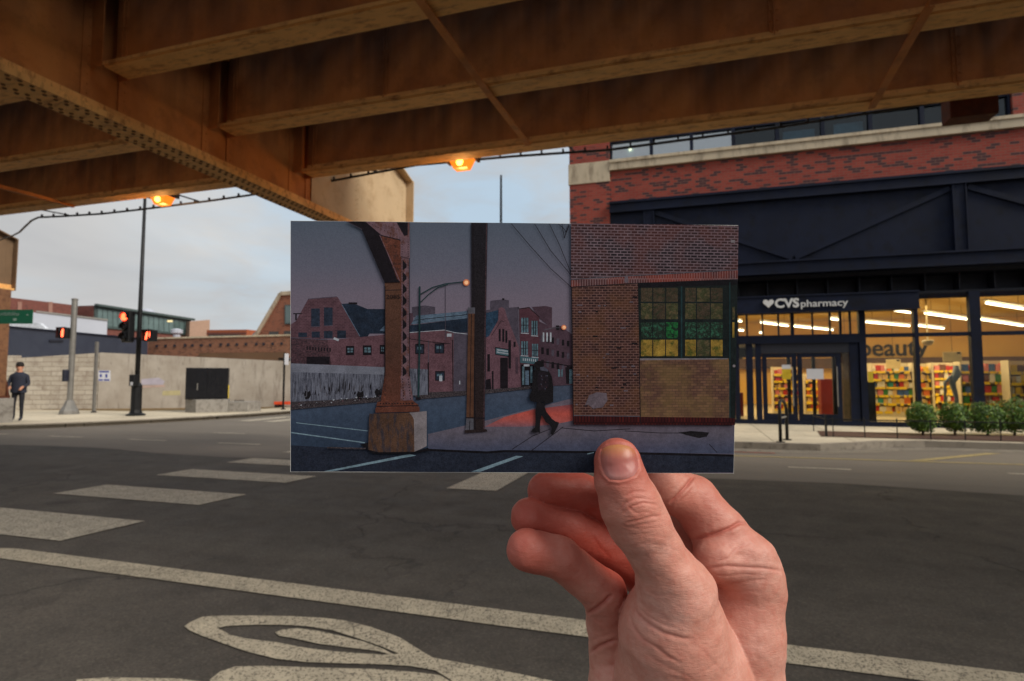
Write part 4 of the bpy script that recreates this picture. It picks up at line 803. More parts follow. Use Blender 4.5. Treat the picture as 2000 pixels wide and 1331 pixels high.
# orange barrier
a = onZ(535, 796, .13); b_ = onZ(640, 795, .13); ob = thing('road_barrier', a, 'low orange plastic barrier lying along the foot of the wall', 'barrier'); mb = MB(); mb.beam((a[0], a[1], .32), (b_[0], b_[1], .32), .06, .14); obj('board', mb, simple('orange_board', (236, 82, 40), .5), ob, bevel=.01); mb = MB()
for s_ in (.08, .5, .92): q = Vector(a).lerp(Vector(b_), s_); mb.box(q.x - .04, q.y - .2, .13, q.x + .04, q.y + .2, .25)
obj('foot', mb, BLK, ob)
# white walls of the corner lot
t = NT('whitewashed_concrete'); v = t.coord('Object'); vv = t.coord('Object', (1, 1, .18))
c = t.ramp(t.noise(v, .9, 5, .6), [(.3, srgb(160, 150, 138)), (.6, srgb(184, 176, 165))]); c = t.mix(t.ramp(t.noise(vv, 3.4, 7, .75), [(.52, 0), (.66, .75)]), c, srgb(128, 118, 108)); c = t.mix(t.ramp(t.noise(vv, 9, 6, .8), [(.60, 0), (.68, .8)]), c, srgb(88, 82, 78))
t.base(c); t.rough(.9); t.bump(t.noise(v, 30, 5), .4, .006); WHW = t.m
t = NT('painted_block'); v = t.wallvec(); b = t.new('ShaderNodeTexBrick'); t.l.new(v, b.inputs['Vector']); b.inputs['Scale'].default_value = 1; b.inputs['Brick Width'].default_value = .9; b.inputs['Row Height'].default_value = .2; b.inputs['Mortar Size'].default_value = .012; b.inputs['Color1'].default_value = srgb(196, 188, 174); b.inputs['Color2'].default_value = srgb(172, 162, 148); b.inputs['Mortar'].default_value = srgb(134, 122, 110)
c = t.mix(t.ramp(t.noise(v, 1.6, 5, .7), [(.48, 0), (.66, .7)]), b.outputs['Color'], srgb(142, 128, 116)); c = t.mix(t.ramp(t.noise(v, 7, 6, .75), [(.55, 0), (.7, .5)]), c, srgb(216, 212, 206)); t.base(c); t.rough(.9); t.bump(t.noise(v, 25, 4), .3, .006); BLKW = t.m
wA, wB = Vector(onZ(190, 799, .13)), Vector(onZ(568, 795, .13)); z1_ = onY(190, 689, wA.y)[2]; z2_ = onY(568, 715, wB.y)[2]
def slabwall(name, a, b_, za_, zb2, m, label, th_=.25, cat='wall'):
    a = Vector(a); b_ = Vector(b_); d = (b_ - a); d.z = 0; n_ = Vector((-d.y, d.x, 0)).normalized() * th_; mb = MB(); i = 0
    mb.v = [tuple(a), tuple(b_), tuple(b_ + n_), tuple(a + n_), (a.x, a.y, za_), (b_.x, b_.y, zb2), (b_.x + n_.x, b_.y + n_.y, zb2), (a.x + n_.x, a.y + n_.y, za_)]
    mb.f = [(3, 2, 1, 0), (4, 5, 6, 7), (0, 1, 5, 4), (1, 2, 6, 5), (2, 3, 7, 6), (3, 0, 4, 7)]; mb.mi = [0] * 6; o = obj(name, mb, m, loc=tuple(a)); tag(o, label, cat); return o
wC = wB + (wB - wA) * .95; ws = slabwall('concrete_wall', wA, wC, z1_, z2_ - .1, WHW, 'stained whitewashed concrete wall behind the black utility cabinet')
wD = Vector(onZ(28, 800, .13)); slabwall('block_wall', wD, wA - (wA - wD) * .01, onY(28, 700, wD.y)[2], onY(180, 690, wA.y)[2], BLKW, 'painted white block wall beside the grey signal pole'); wE = wD + (wD - wA) * 1.2
slabwall('block_wall', wE, wD, 2.4, 2.4, BLKW, 'painted block wall running off behind the railway column')
nrm = Vector((-(wB - wA).y, (wB - wA).x, 0)).normalized()
def on_wall(px, py):
    r = Vector(ray(px, py)); o_ = Vector((0, 0, H)); t_ = (wA - o_).dot(nrm) / r.dot(nrm); return o_ + r * t_
def wallpatch(name, p0, p1, m, label, cat, off=.004):
    q = [on_wall(p0[0], p0[1]), on_wall(p1[0], p0[1]), on_wall(p1[0], p1[1]), on_wall(p0[0], p1[1])]; mb = MB(); mb.extr([tuple(v_ - nrm * off) for v_ in q], tuple(-nrm * .004)); return tag(obj(name, mb, m), label, cat)
ps = wallpatch('poster', (192, 724), (216, 745), PAPER, 'small white poster with blue print on the whitewashed wall', 'poster'); BLU = simple('blue_ink', (52, 66, 150), .6)
mb = MB()
for (u0, v0, u1, v1) in ((194, 725, 213, 728), (193, 741, 201, 744), (203, 741, 214, 744), (195, 731, 199, 737), (206, 731, 210, 738)):
    q = [on_wall(u0, v0), on_wall(u1, v0), on_wall(u1, v1), on_wall(u0, v1)]; mb.extr([tuple(v_ - nrm * .0095) for v_ in q], tuple(-nrm * .002))
o = obj('blue_print', mb, BLU); o.parent = ps
FAD = [simple('faded_paint_' + k, c_, .9, var=.12, scale=3) for k, c_ in (('lilac', (178, 172, 186)), ('rose', (190, 164, 154)), ('lemon', (190, 180, 138)))]
# faded washes of old paint on the wall
for (poly_, m_, lb) in (([(276, 741), (310, 738), (322, 745), (318, 752), (276, 752)], FAD[0], 'faded lilac paint patch on the whitewashed wall'), ([(276, 754), (322, 752), (322, 756), (276, 758)], FAD[1], 'faded pink paint stripe on the whitewashed wall'), ([(318, 764), (352, 763), (353, 772), (317, 773)], FAD[2], 'faded yellow paint patch beside the utility cabinet')):
    mb = MB(); mb.extr([tuple(on_wall(a, b_) - nrm * .003) for a, b_ in poly_], tuple(-nrm * .002)); o = obj('paint_patch', mb, m_); o.parent = ws; o.matrix_parent_inverse = Matrix.Translation(-ws.location)
# street name sign on the railway column
a = atD(-20, 612, 15.4); GRN = simple('sign_green', (10, 92, 66), .5, var=.05); sx0 = atD(-45, 612, 15.4); sx1 = atD(63, 619, 15.4)
st = thing('street_name_sign', a, 'green street name sign with worn white letters fixed to the railway column', 'sign'); 
d_ = (Vector(sx1) - Vector(sx0)); zc_ = sx1[2]; A = Vector((sx0[0], sx0[1], zc_)); B = Vector(sx1); mb = MB(); hh = .19
mb.extr([(A.x, A.y, zc_ - hh), (B.x, B.y, zc_ - hh), (B.x, B.y, zc_ + hh), (A.x, A.y, zc_ + hh)], (0, .02, 0)); obj('board', mb, GRN, st)
mb = MB(); g = random.Random(2)
def bar_(u0, v0, u1, v1): p = lambda u, v_: (A.x + (B.x - A.x) * u, A.y + (B.y - A.y) * u - .004, zc_ + v_); mb.extr([p(u0, v0), p(u1, v0), p(u1, v1), p(u0, v1)], (0, -.003, 0))
for k in range(17): u = .2 + k * .034; h_ = g.choice((.07, .07, .1)); bar_(u, .03, u + .01, .03 + h_); bar_(u, .03 + (k % 3) * .03, u + .024, .045 + (k % 3) * .03)
bar_(.9, .03, .93, .07); bar_(.2, -.1, .21, -.04); bar_(.24, -.1, .26, -.09); bar_(.24, -.1, .25, -.04); bar_(.29, -.1, .3, -.04); bar_(.33, -.1, .36, -.085); bar_(.33, -.06, .36, -.05)
obj('white_lettering', mb, simple('worn_white', (130, 150, 142), .6), st); tW = fit_text('W', .1, .08, .002); obj('white_lettering', xform(tW, Matrix.Translation((A.x + (B.x - A.x) * .66, A.y + (B.y - A.y) * .66 - .008, zc_ - .12)) @ Matrix.Rotation(math.atan2(B.y - A.y, B.x - A.x), 4, 'Z') @ Matrix.Rotation(math.pi / 2, 4, 'X')), simple('worn_letter', (170, 190, 182), .6), st)
mb = MB(); mb.beam((A.x + .3, A.y + .01, zc_), (-18.5, 10.4, zc_), .04, .04); obj('bracket', mb, BLK, st)
# the person waiting by the column
PX, PY_, _ = onZ(33, 823, .13)
def person():
    root = Vector((PX, PY_, .13)); vs_ = [((0, 0, .95), .15), ((0, 0, 1.15), .15), ((0, 0, 1.36), .165), ((0, .0, 1.48), .075), ((0, -.02, 1.60), .09), ((0, -.02, 1.70), .085),
        ((-.09, 0, .88), .1), ((-.1, -.02, .5), .068), ((-.1, .02, .1), .05), ((-.1, -.13, .045), .045), ((.09, 0, .88), .1), ((.1, -.03, .5), .068), ((.1, .0, .1), .05), ((.1, -.15, .045), .045),
        ((-.19, 0, 1.38), .075), ((-.25, -.02, 1.12), .055), ((-.14, -.2, 1.02), .042), ((.19, 0, 1.38), .075), ((.25, -.02, 1.12), .055), ((.12, -.22, 1.0), .042)]
    es = [(0, 1), (1, 2), (2, 3), (3, 4), (4, 5), (0, 6), (6, 7), (7, 8), (8, 9), (0, 10), (10, 11), (11, 12), (12, 13), (2, 14), (14, 15), (15, 16), (2, 17), (17, 18), (18, 19)]
    Rz = Matrix.Rotation(math.radians(40), 3, 'Z'); fl_ = []
    for s_, w0 in ((-1, 16), (1, 19)):       # five short fingers from each wrist
        wv = Vector(vs_[w0][0])
        palm = len(vs_); vs_.append(((wv.x - s_ * -.02, wv.y - .05, wv.z - .02), .03)); es.append((w0, palm))
        for k in range(5):
            f_ = len(vs_); dx = (k - 2) * .016; vs_.append(((wv.x + dx, wv.y - .11 + (.03 if k == 0 else 0), wv.z - .05 - (.01 if k in (0, 4) else .0)), .009)); es.append((palm, f_))
    me_ = bpy.data.meshes.new('person'); me_.from_pydata([tuple(Rz @ Vector(p)) for p, r in vs_], es, []); o = bpy.data.objects.new('person', me_); COL.objects.link(o)
    sk = o.modifiers.new('skin', 'SKIN'); 
    for d, (p, r) in zip(me_.skin_vertices[0].data, vs_): d.radius = (r, r * .82)
    me_.skin_vertices[0].data[0].use_root = True
    sb_ = o.modifiers.new('sub', 'SUBSURF'); sb_.levels = 2; sb_.render_levels = 2
    dg_ = bpy.context.evaluated_depsgraph_get(); nm = bpy.data.meshes.new_from_object(o.evaluated_get(dg_)); bpy.data.objects.remove(o); nm.name = 'person'
    jac = simple('dark_jacket', (38, 42, 58), .85, var=.15); tr_ = simple('dark_trousers', (26, 28, 38), .9); sk_ = simple('far_skin', (196, 140, 112), .6); sh_ = simple('shoe', (40, 44, 56), .7)
    for m_ in (jac, tr_, sk_, sh_): nm.materials.append(m_)
    Ri = Rz.inverted()
    for p in nm.polygons:
        c_ = Ri @ p.center; p.use_smooth = True
        p.material_index = 2 if (c_.z > 1.475) or (c_.y < -.19 and c_.z > .8) else (3 if c_.z < .12 else (1 if c_.z < .93 else 0))
    po = bpy.data.objects.new('person', nm); COL.objects.link(po); po.location = root
    mb = MB(); 
    hc = Rz @ Vector((0, .005, 1.70)); mb.lathe((root.x + hc.x, root.y + hc.y, root.z + hc.z), [(.086, -.06), (.1, -.02), (.1, .03), (.08, .08), (.04, .105), (.001, .11)], 14); h_ = obj('hair', mb, simple('dark_hair', (28, 22, 20), .8), po, smooth=True)
    mb = MB()
    for s_ in (-1, 1):
        q = Rz @ Vector((s_ * .088, -.02, 1.64)); mb.lathe((root.x + q.x, root.y + q.y, root.z + q.z), [(.001, -.03), (.014, -.015), (.016, .01), (.001, .03)], 8)
        q = Rz @ Vector((s_ * .032, -.098, 1.655)); mb.lathe((root.x + q.x, root.y + q.y, root.z + q.z), [(.001, -.009), (.01, 0), (.001, .009)], 8)
    q = Rz @ Vector((0, -.112, 1.62)); mb.lathe((root.x + q.x, root.y + q.y, root.z + q.z), [(.018, -.018), (.012, 0), (.004, .03), (.001, .032)], 8); q = Rz @ Vector((0, -.1, 1.575)); mb.box(root.x + q.x - .02, root.y + q.y - .006, root.z + q.z - .004, root.x + q.x + .02, root.y + q.y + .006, root.z + q.z + .004)
    obj('face_features', mb, sk_, po, smooth=True)
    mb = MB(); n_ = 16; prof = [(.205, .86), (.2, 1.0), (.185, 1.15), (.2, 1.3), (.205, 1.4), (.13, 1.47), (.09, 1.5)]; b0 = len(mb.v)
    for r_, z_ in prof:
        for k in range(n_): a_ = 2 * math.pi * k / n_; q = Rz @ Vector((r_ * math.cos(a_), r_ * .74 * math.sin(a_), z_)); mb.v.append(tuple(root + q))
    for i_ in range(len(prof) - 1):
        for k in range(n_): l_ = (k + 1) % n_; mb.f.append((i_ * n_ + k, i_ * n_ + l_, (i_ + 1) * n_ + l_, (i_ + 1) * n_ + k)); mb.mi.append(0)
    obj('jacket', mb, jac, po, smooth=True)
    return tag(po, 'person in dark jacket and trousers standing beside the railway column plinth', 'person')
person()
# ================================================================ buildings across the corner lot and up the street
BRN = brickmat('brown_brick', (150, 98, 74), (128, 82, 62), (100, 62, 50), (140, 118, 100), darkfrac=.15, bw=.25, bh=.09); ORB = brickmat('orange_brick', (166, 104, 78), (148, 90, 68), (120, 74, 58), (150, 124, 104), darkfrac=.12, bw=.25, bh=.09); RDB = brickmat('dull_red_brick', (128, 68, 58), (112, 60, 52), (92, 50, 46), (120, 92, 84), darkfrac=.12, bw=.25, bh=.09)
SLATE = simple('grey_metal_roof', (150, 154, 162), .5, .2, var=.08, stretch=(6, 1, 1)); DNAVY = simple('dark_navy_cladding', (48, 54, 70), .6, var=.08, scale=.5); WSID = simple('pale_siding', (176, 182, 196), .7, var=.05, scale=.5); TEALF = simple('dark_green_frame', (66, 80, 80), .6); 
WGL = simple('far_window_glass', (92, 112, 112), .12, var=.25, scale=.8, spec=.8); DGL = simple('dark_window_glass', (58, 54, 50), .2, var=.2, spec=.7); ORF = simple('orange_tiles', (158, 84, 52), .85, var=.15)
def block(name, q, depth, m, label, cat='building', zg=0., thing_=True):
    """building front given by pixel top corners with their distances: q=[(px,py,d),(px,py,d)]; the body runs back from it"""
    a, b_ = Vector(atD(*q[0])), Vector(atD(*q[1])); d = (b_ - a); d.z = 0; n_ = Vector((-d.y, d.x, 0)).normalized() * depth
    th_ = thing(name, (a.x, a.y, zg), label, cat); mb = MB()
    mb.v = [(a.x, a.y, zg), (b_.x, b_.y, zg), (b_.x + n_.x, b_.y + n_.y, zg), (a.x + n_.x, a.y + n_.y, zg), (a.x, a.y, a.z), (b_.x, b_.y, b_.z), (b_.x + n_.x, b_.y + n_.y, b_.z), (a.x + n_.x, a.y + n_.y, a.z)]
    mb.f = [(3, 2, 1, 0), (4, 5, 6, 7), (0, 1, 5, 4), (1, 2, 6, 5), (2, 3, 7, 6), (3, 0, 4, 7)]; mb.mi = [0] * 6; obj('wall', mb, m, th_)
    def at(px, py, off=0.):
        r = Vector(ray(px, py)); o_ = Vector((0, 0, H)); nn = n_.normalized(); t_ = (a - o_).dot(nn) / r.dot(nn); return o_ + r * t_ - nn * off
    def patch(nm, pts, m_, par=None, off=.02, T=.05):
        mb = MB(); nn = n_.normalized(); mb.extr([tuple(at(x_, y_, off)) for x_, y_ in pts], tuple(-nn * T)); return obj(nm, mb, m_, par or th_)
    return th_, at, patch, n_
def R4(x0, y0, x1, y1, y2=None, y3=None): return [(x0, y0), (x1, y0 if y2 is None else y2), (x1, y1 if y3 is None else y3), (x0, y1)]
# long dark navy shed
th_, at, patch, _ = block('long_shed', [(-60, 630, 29), (289, 662, 41)], 8, DNAVY, 'long dark navy clad shed behind the white block wall', 'shed')
patch('vent_panel', R4(95, 664, 122, 668), NAVYD); patch('roof_trim', R4(-60, 630, 289, 632, 662, 664), NAVY, off=.06)
# tumbled tarp on the block wall
th_, at, patch, _ = block('brick_parapet_building', [(290, 662, 42), (760, 651, 38)], 10, BRN, 'low weathered brown brick building with a row of square holes', 'building')
for k in range(16): x_ = 305 + k * 17.4 + (3 if k % 4 == 3 else 0); patch('square_hole', R4(x_, 674 - k * .35, x_ + 4, 679 - k * .35), NAVYD)
patch('coping', R4(290, 660, 760, 663, 649, 652), STONE, off=.04); patch('dark_stain_panel', R4(390, 690, 560, 700, 688, 712), simple('stained_brick', (104, 78, 58), .9, var=.2, scale=.6)); patch('shutter', R4(545, 699, 568, 705), DKL)
mb = MB(); q = at(322, 660); mb.lathe((q.x, q.y + 1, q.z - .2), [(.25, 0), (.25, .55), (.4, .6), (.4, .85), (.1, .95), (.001, .95)], 12); obj('roof_vent', mb, WSID, th_)
for k in range(9): x_ = 600 + k * 18; patch('window', R4(x_, 676, x_ + 9, 690), DGL)
# gabled brick building (runs on behind the print)
gb = [(497, 668), (551, 575), (632, 570), (700, 664)]; d0 = 47
A_ = Vector(atD(497, 664, d0)); B_ = Vector(atD(720, 664, d0 - 3)); dd_ = (B_ - A_); dd_.z = 0; nn_ = Vector((-dd_.y, dd_.x, 0)).normalized()
def gat(px, py, off=0.):
    r = Vector(ray(px, py)); o_ = Vector((0, 0, H)); t_ = (A_ - o_).dot(nn_) / r.dot(nn_); return o_ + r * t_ - nn_ * off
gbt = thing('gabled_brick_building', (A_.x, A_.y, 0), 'orange brick building with a tall sloped gable and upright windows', 'building')
mb = MB(); g0, g3 = gat(490, 668), gat(705, 664); mb.extr([(g0.x, g0.y, 0), (g3.x, g3.y, 0), tuple(gat(705, 664)), tuple(gat(632, 570)), tuple(gat(551, 575)), tuple(gat(490, 676))], tuple(nn_ * .5)); obj('gable_wall', mb, ORB, gbt)
mb = MB(); mb.extr([tuple(gat(632, 572) + nn_ * .5), tuple(gat(551, 577) + nn_ * .5), tuple(gat(500, 664) + nn_ * .5), tuple(gat(700, 664) + nn_ * .5)], tuple(nn_ * 14)); obj('roof', mb, SLATE, gbt)
mb = MB()
for (a, b_) in (((549, 574), (489, 676)), ((634, 569), (706, 664)), ((549, 574), (634, 569))): p, q = gat(*a, .06), gat(*b_, .06); mb.beam(p, q, .3, .14, tuple(nn_))
obj('coping', mb, STONE, gbt)
for (x0, y0, x1, y1) in ((557, 596, 577, 634), (590, 594, 610, 632)):
    mb = MB(); mb.extr([tuple(gat(x_, y_, .03)) for x_, y_ in R4(x0, y0, x1, y1)], tuple(-nn_ * .06)); wf = obj('window', mb, TEALF, gbt); mb = MB(); mb.extr([tuple(gat(x_, y_, .092)) for x_, y_ in R4(x0 + 2, y0 + 2, x1 - 2, y1 - 2)], tuple(-nn_ * .01)); obj('pane', mb, WGL, wf)
for (x0, y0, x1, y1) in ((527, 648, 545, 655), (556, 647, 576, 656), (587, 646, 607, 656)): mb = MB(); mb.extr([tuple(gat(x_, y_, .03)) for x_, y_ in R4(x0, y0, x1, y1)], tuple(-nn_ * .06)); obj('low_window', mb, DGL, gbt)
mb = MB(); r1, r2, r3, r4 = gat(502, 660) + nn_ * .6, gat(515, 627) + nn_ * .6, gat(515, 627) + nn_ * 12, gat(462, 659) + nn_ * .6
mb.extr([tuple(gat(470, 662) + nn_ * .7), tuple(gat(499, 662) + nn_ * .7), tuple(gat(521, 624) + nn_ * .7), tuple(gat(510, 626) + nn_ * .7)], tuple(nn_ * 8)); obj('side_roof', mb, SLATE, gbt)
mb = MB(); mb.extr([tuple(gat(462, 664) + nn_ * 9), tuple(gat(500, 664) + nn_ * 9), tuple(gat(512, 625) + nn_ * 9), tuple(gat(508, 626) + nn_ * 9)], tuple(nn_ * 2)); obj('brick_shoulder', mb, ORB, gbt)
# orange roofed house
th_, at, patch, _ = block('low_house', [(404, 645, 64), (482, 644, 62)], 6, ORF, 'low building with orange brown roof between the brick buildings', 'house'); patch('dark_wall_band', R4(408, 654, 470, 662), DGL); patch('eave', R4(404, 650, 482, 653), RDB)
# pale siding building
th_, at, patch, _ = block('pale_building', [(-50, 599, 46), (210, 625, 54)], 10, WSID, 'pale blue grey sided building behind the navy shed', 'building'); patch('roof_edge', R4(70, 607, 210, 610, 624, 627), GREYS, off=.05)
mb = MB(); 
p = [Vector(atD(x_, y_, 43.5)) for x_, y_ in ((18, 646), (18, 629), (60, 628), (78, 632), (88, 641), (88, 650))]; mb.extr([tuple(v_) for v_ in p], (-.1, .3, 0)); obj('white_canopy', mb, simple('white_sheet', (206, 212, 222), .7), th_)
# red brick school building
th_, at, patch, _ = block('red_brick_block', [(-60, 572, 60), (150, 597, 70)], 12, RDB, 'dull red brick block with pale pilasters behind the pale building', 'building')
for x_ in (38, 98): patch('pilaster', R4(x_ - 4, 590, x_ + 4, 612), simple('pale_brick', (150, 112, 100), .9))
# long glazed office building
th_, at, patch, _ = block('glazed_office', [(183, 597, 72), (371, 625, 86)], 14, RDB, 'long low office with dark framed glass storey and brick base', 'building')
patch('glass_storey', R4(183, 597, 371, 640, 625, 656), TEALF, off=.1, T=.1); patch('roof_slab', R4(181, 594, 373, 598, 623, 627), TEALF, off=.3, T=.5)
for k in range(18): x_ = 188 + k * 10; u = (x_ - 183) / 188.; y0, y1 = 603 + 27 * u, 636 + 17 * u; wf = patch('window', [(x_, y0), (x_ + 8.6, y0 + 1.2), (x_ + 8.6, y1 + .8), (x_, y1)], WGL, off=.22, T=.03)
for px_, py_ in ((238, 617), (329, 628)): mb = MB(); mb.extr([tuple(at(x_, y_, .27)) for x_, y_ in R4(px_ - 5, py_ - 2, px_ + 5, py_ + 1.5)], tuple(-_.normalized() * .02)); obj('lit_ceiling_lamp', mb, emit('office_lamp', (1, .8, .4), 1.3), th_)
mb = MB(); p0, p1 = Vector(atD(148, 598, 80)), Vector(atD(184, 597, 72)); d = p1 - p0
mb.extr([(p0.x, p0.y, 0), (p1.x, p1.y, 0), tuple(p1), tuple(p0)], (0, .4, 0)); obj('end_wall', mb, simple('olive_wall', (92, 96, 92), .7), th_)
mb = MB(); p = [Vector(atD(x_, y_, 75)) for x_, y_ in ((154, 612), (168, 604), (168, 612), (154, 618))]; mb.extr([tuple(v_ - Vector((0, .6, 0))) for v_ in p], (0, -.02, 0)); obj('lit_window', mb, emit('lit_office', (1, .8, .4), .8), th_)
th_, at, patch, _ = block('beige_stair_tower', [(371, 628, 84), (410, 625, 86)], 10, simple('beige_brick', (168, 138, 120), .9, var=.08), 'beige stair tower at the end of the glazed office', 'tower')
mb = MB(); q = Vector(atD(288, 601, 90)); mb.lathe((q.x, q.y, q.z - 1.6), [(1.3, 0), (1.2, .9), (.7, 1.3), (.001, 1.5)], 14); tag(obj('roof_dome', mb, WSID, smooth=True), 'small white domed roof vent behind the glazed office', 'roof vent')
# street beyond, mostly hidden behind the print
for (x0, y0, x1, y1, h_, m_, lb, nm) in ((-30, 42, -16.6, 56, 7.5, RDB, 'two storey dull red brick warehouse on the far side street', 'warehouse'), (-30, 57, -16.6, 70, 10, BRN, 'taller brown brick warehouse on the far side street', 'warehouse'), (-30, 71, -16.6, 95, 12, RDB, 'tall red brick mill at the end of the side street', 'mill'), (-3.6, 46, 12, 70, 9, BRN, 'brown brick building behind the corner store', 'building'), (-3.6, 72, 12, 98, 13, ORB, 'tall orange brick building closing the side street', 'building'), (-16, 100, 2, 112, 9, RDB, 'distant red brick building closing the view of the side street', 'building')):
    th_ = thing(nm, (x0, y0, 0), lb, 'building'); mb = MB(); mb.box(x0, y0, 0, x1, y1, h_); obj('wall', mb, m_, th_); mb = MB(); mb.box(x0 - .1, y0 - .1, h_, x1 + .1, y1 + .1, h_ + .25); obj('coping', mb, STONE, th_)
    xf = x1 if x0 < -15 else x0; s_ = 1 if xf == x1 else -1
    for k in range(int((y1 - y0) / 3)):
        for z in np.arange(1.6, h_ - 1.4, 3): mb = MB(); mb.box(xf, y0 + 1 + k * 3, z, xf + s_ * .05, y0 + 2.4 + k * 3, z + 1.5); obj('window', mb, DGL, th_)
# ================================================================ the photo print held in the hand (a flat picture, so built flat)
PD = .2400; PK = 1.02        # distance of the paper, brightness of its inks
def sr(*c): return srgb(*c, k=PK)
def pp(x, y, lay=0): return Vector(((x - CX) / F * PD, -(y - CY) / F * PD, -PD + .00015 + lay * .000009))
def tone(t, v, col, a=.26, b=.2):
    """continuous-tone unevenness of a photograph: broad, middling and fine mottling"""
    m = t.math('MULTIPLY', t.math('MULTIPLY_ADD', t.noise(v, 42, 4, .6), a * 2, 1 - a), t.math('MULTIPLY_ADD', t.noise(v, 620, 5, .7), b * 4, 1 - b * 2))
    m = t.math('MULTIPLY', m, t.math('MULTIPLY_ADD', t.noise(v, 210, 4, .65), .7, .65))
    n = t.new('ShaderNodeCombineColor')
    for i in range(3): t.l.new(m, n.inputs[i])
    return t.mix(1., col, n.outputs[0], 'MULTIPLY')
def ink(name, rgb, var=.12, scale=300., grain=.10, streak=None, rgb2=None):
    """matt photo-paper ink: base tone, soft mottling and film grain"""
    t = NT(name); v = t.coord('Object'); c = sr(*rgb)
    col = t.ramp(t.noise(v, scale, 4, .6), [(.3, tuple(q * (1 - var) for q in c[:3]) + (1,)), (.7, tuple(q * (1 + var) for q in c[:3]) + (1,))])
    if rgb2 is not None:
        v2 = t.coord('Object', streak or (1, 1, 1))
        col = t.mix(t.ramp(t.noise(v2, scale * 1.6, 5, .7), [(.48, 0), (.6, 1)]), col, sr(*rgb2))
    if grain: col = t.mix(t.ramp(t.noise(v, 2300, 2, .6), [(.25, 0), (.75, 1)]), t.mix(min(.6, grain * 3.2), col, (0, 0, 0, 1)), t.mix(grain * .4, col, (.22, .2, .24, 1)))
    col = tone(t, v, col); t.base(col); t.rough(.5); t.b.inputs['Specular IOR Level'].default_value = .06; return t.m
def inkgrad(name, stops, axis=1, a=431, b=925, noise=.05, grain=.08):
    """an ink that runs through tones across the sheet (pixel rows/columns a..b)"""
    t = NT(name); v = t.coord('Object'); sp = t.new('ShaderNodeSeparateXYZ'); t.l.new(v, sp.inputs[0])
    if axis == 1: ya, yb = -(a - CY) / F * PD, -(b - CY) / F * PD
    else: ya, yb = (a - CX) / F * PD, (b - CX) / F * PD
    f = t.math('MULTIPLY_ADD', sp.outputs[axis], 1 / (yb - ya), -ya / (yb - ya)); f = t.math('ADD', f, t.math('MULTIPLY_ADD', t.noise(v, 60, 3), noise, -noise / 2))
    col = t.ramp(f, [(p, sr(*c)) for p, c in stops])
    if 'sky' not in name: col = tone(t, v, col, .2, .22)
    col = t.mix(t.ramp(t.noise(v, 2300, 2, .6), [(.25, 0), (.75, 1)]), t.mix(min(.6, grain * 3.2), col, (0, 0, 0, 1)), t.mix(grain * .4, col, (.22, .2, .24, 1)))
    t.base(col); t.rough(.5); t.b.inputs['Specular IOR Level'].default_value = .06; return t.m
def inkbrick(name, c1, c2, mortar, bw, bh, rot=0., blot=None, ms=.17, scale=1.):
    t = NT(name); v = t.coord('Object', rot=(0, 0, rot)); px = PD / F
    b = t.new('ShaderNodeTexBrick'); t.l.new(v, b.inputs['Vector']); b.inputs['Scale'].default_value = 1.
    b.inputs['Brick Width'].default_value = bw * px; b.inputs['Row Height'].default_value = bh * px; b.inputs['Mortar Size'].default_value = bh * px * ms * 1.25; b.inputs['Mortar Smooth'].default_value = .9
    b.inputs['Color1'].default_value = sr(*c1); b.inputs['Color2'].default_value = sr(*c2); b.inputs['Mortar'].default_value = sr(*mortar)
    col = b.outputs['Color']
    col = t.mix(t.ramp(t.noise(v, 420, 5, .7), [(.35, 0), (.7, .5)]), col, sr(*[q * .5 for q in c1]))
    col = tone(t, v, col, .3, .22)
    if blot: col = t.mix(t.ramp(t.noise(v, 90, 4, .6), [(.42, 0), (.62, .7)]), col, t.mix(.5, col, sr(*blot)))
    t.base(col); t.rough(.5); t.b.inputs['Specular IOR Level'].default_value = .06; return t.m
INKS = {}; PM = MB()
def I(key, m):
    INKS[key] = (len(INKS), m)
I('paper', simple('paper_white', (225, 225, 222), .6, var=.02))
I('sky', inkgrad('print_sky', [(0, (84, 95, 112)), (.18, (100, 102, 120)), (.3, (115, 107, 124)), (.42, (118, 108, 124))]))
I('roadfar', inkgrad('print_far_road', [(0, (66, 76, 96)), (.35, (58, 72, 94)), (1, (40, 54, 74))], a=760, b=885))
I('roadnear', ink('print_near_road', (30, 38, 54), .25, 500, .15))
I('walk', inkgrad('print_walk', [(0, (100, 90, 104)), (.45, (90, 86, 100)), (.8, (70, 74, 96)), (1, (66, 74, 98))], a=815, b=888, noise=.3))
I('glow', inkgrad('print_lamplit_walk', [(0, (120, 66, 72)), (.35, (176, 80, 72)), (.65, (166, 84, 80)), (1, (104, 84, 98))], a=790, b=838, noise=.25))
I('kerbdark', ink('print_kerb', (12, 12, 18), .3)); I('rubble', ink('print_rubble', (44, 38, 44), .5, 900, .2, (1, 3, 1), (96, 88, 92)))
I('fence', ink('print_fence', (104, 108, 124), .1, 200, .1, (9, .55, 1), (52, 54, 68))); I('fencetop', ink('print_fence_clean', (116, 120, 136), .08, 200))
I('curlshade1', inkbrick('print_brick_gable', (88, 62, 72), (72, 50, 60), (96, 74, 82), 7, 3)); I('curlshade2', ink('print_pink_wall', (102, 72, 82), .16, 260, .16))
I('curlshade3', ink('print_old_wall', (84, 58, 66), .25, 500, .2, (1, 2, 1), (50, 38, 46))); I('curlshade4', ink('print_grey_wall', (76, 70, 84), .12, 200)); I('curlshade5', ink('print_red_wall', (80, 50, 60), .12, 200))
I('curlshade6', ink('print_far_wall', (74, 56, 68), .12, 300)); I('church', ink('print_chapel_wall', (106, 76, 88), .16, 260, .16)); I('roof', ink('print_slate', (26, 40, 58), .3, 300, .15))
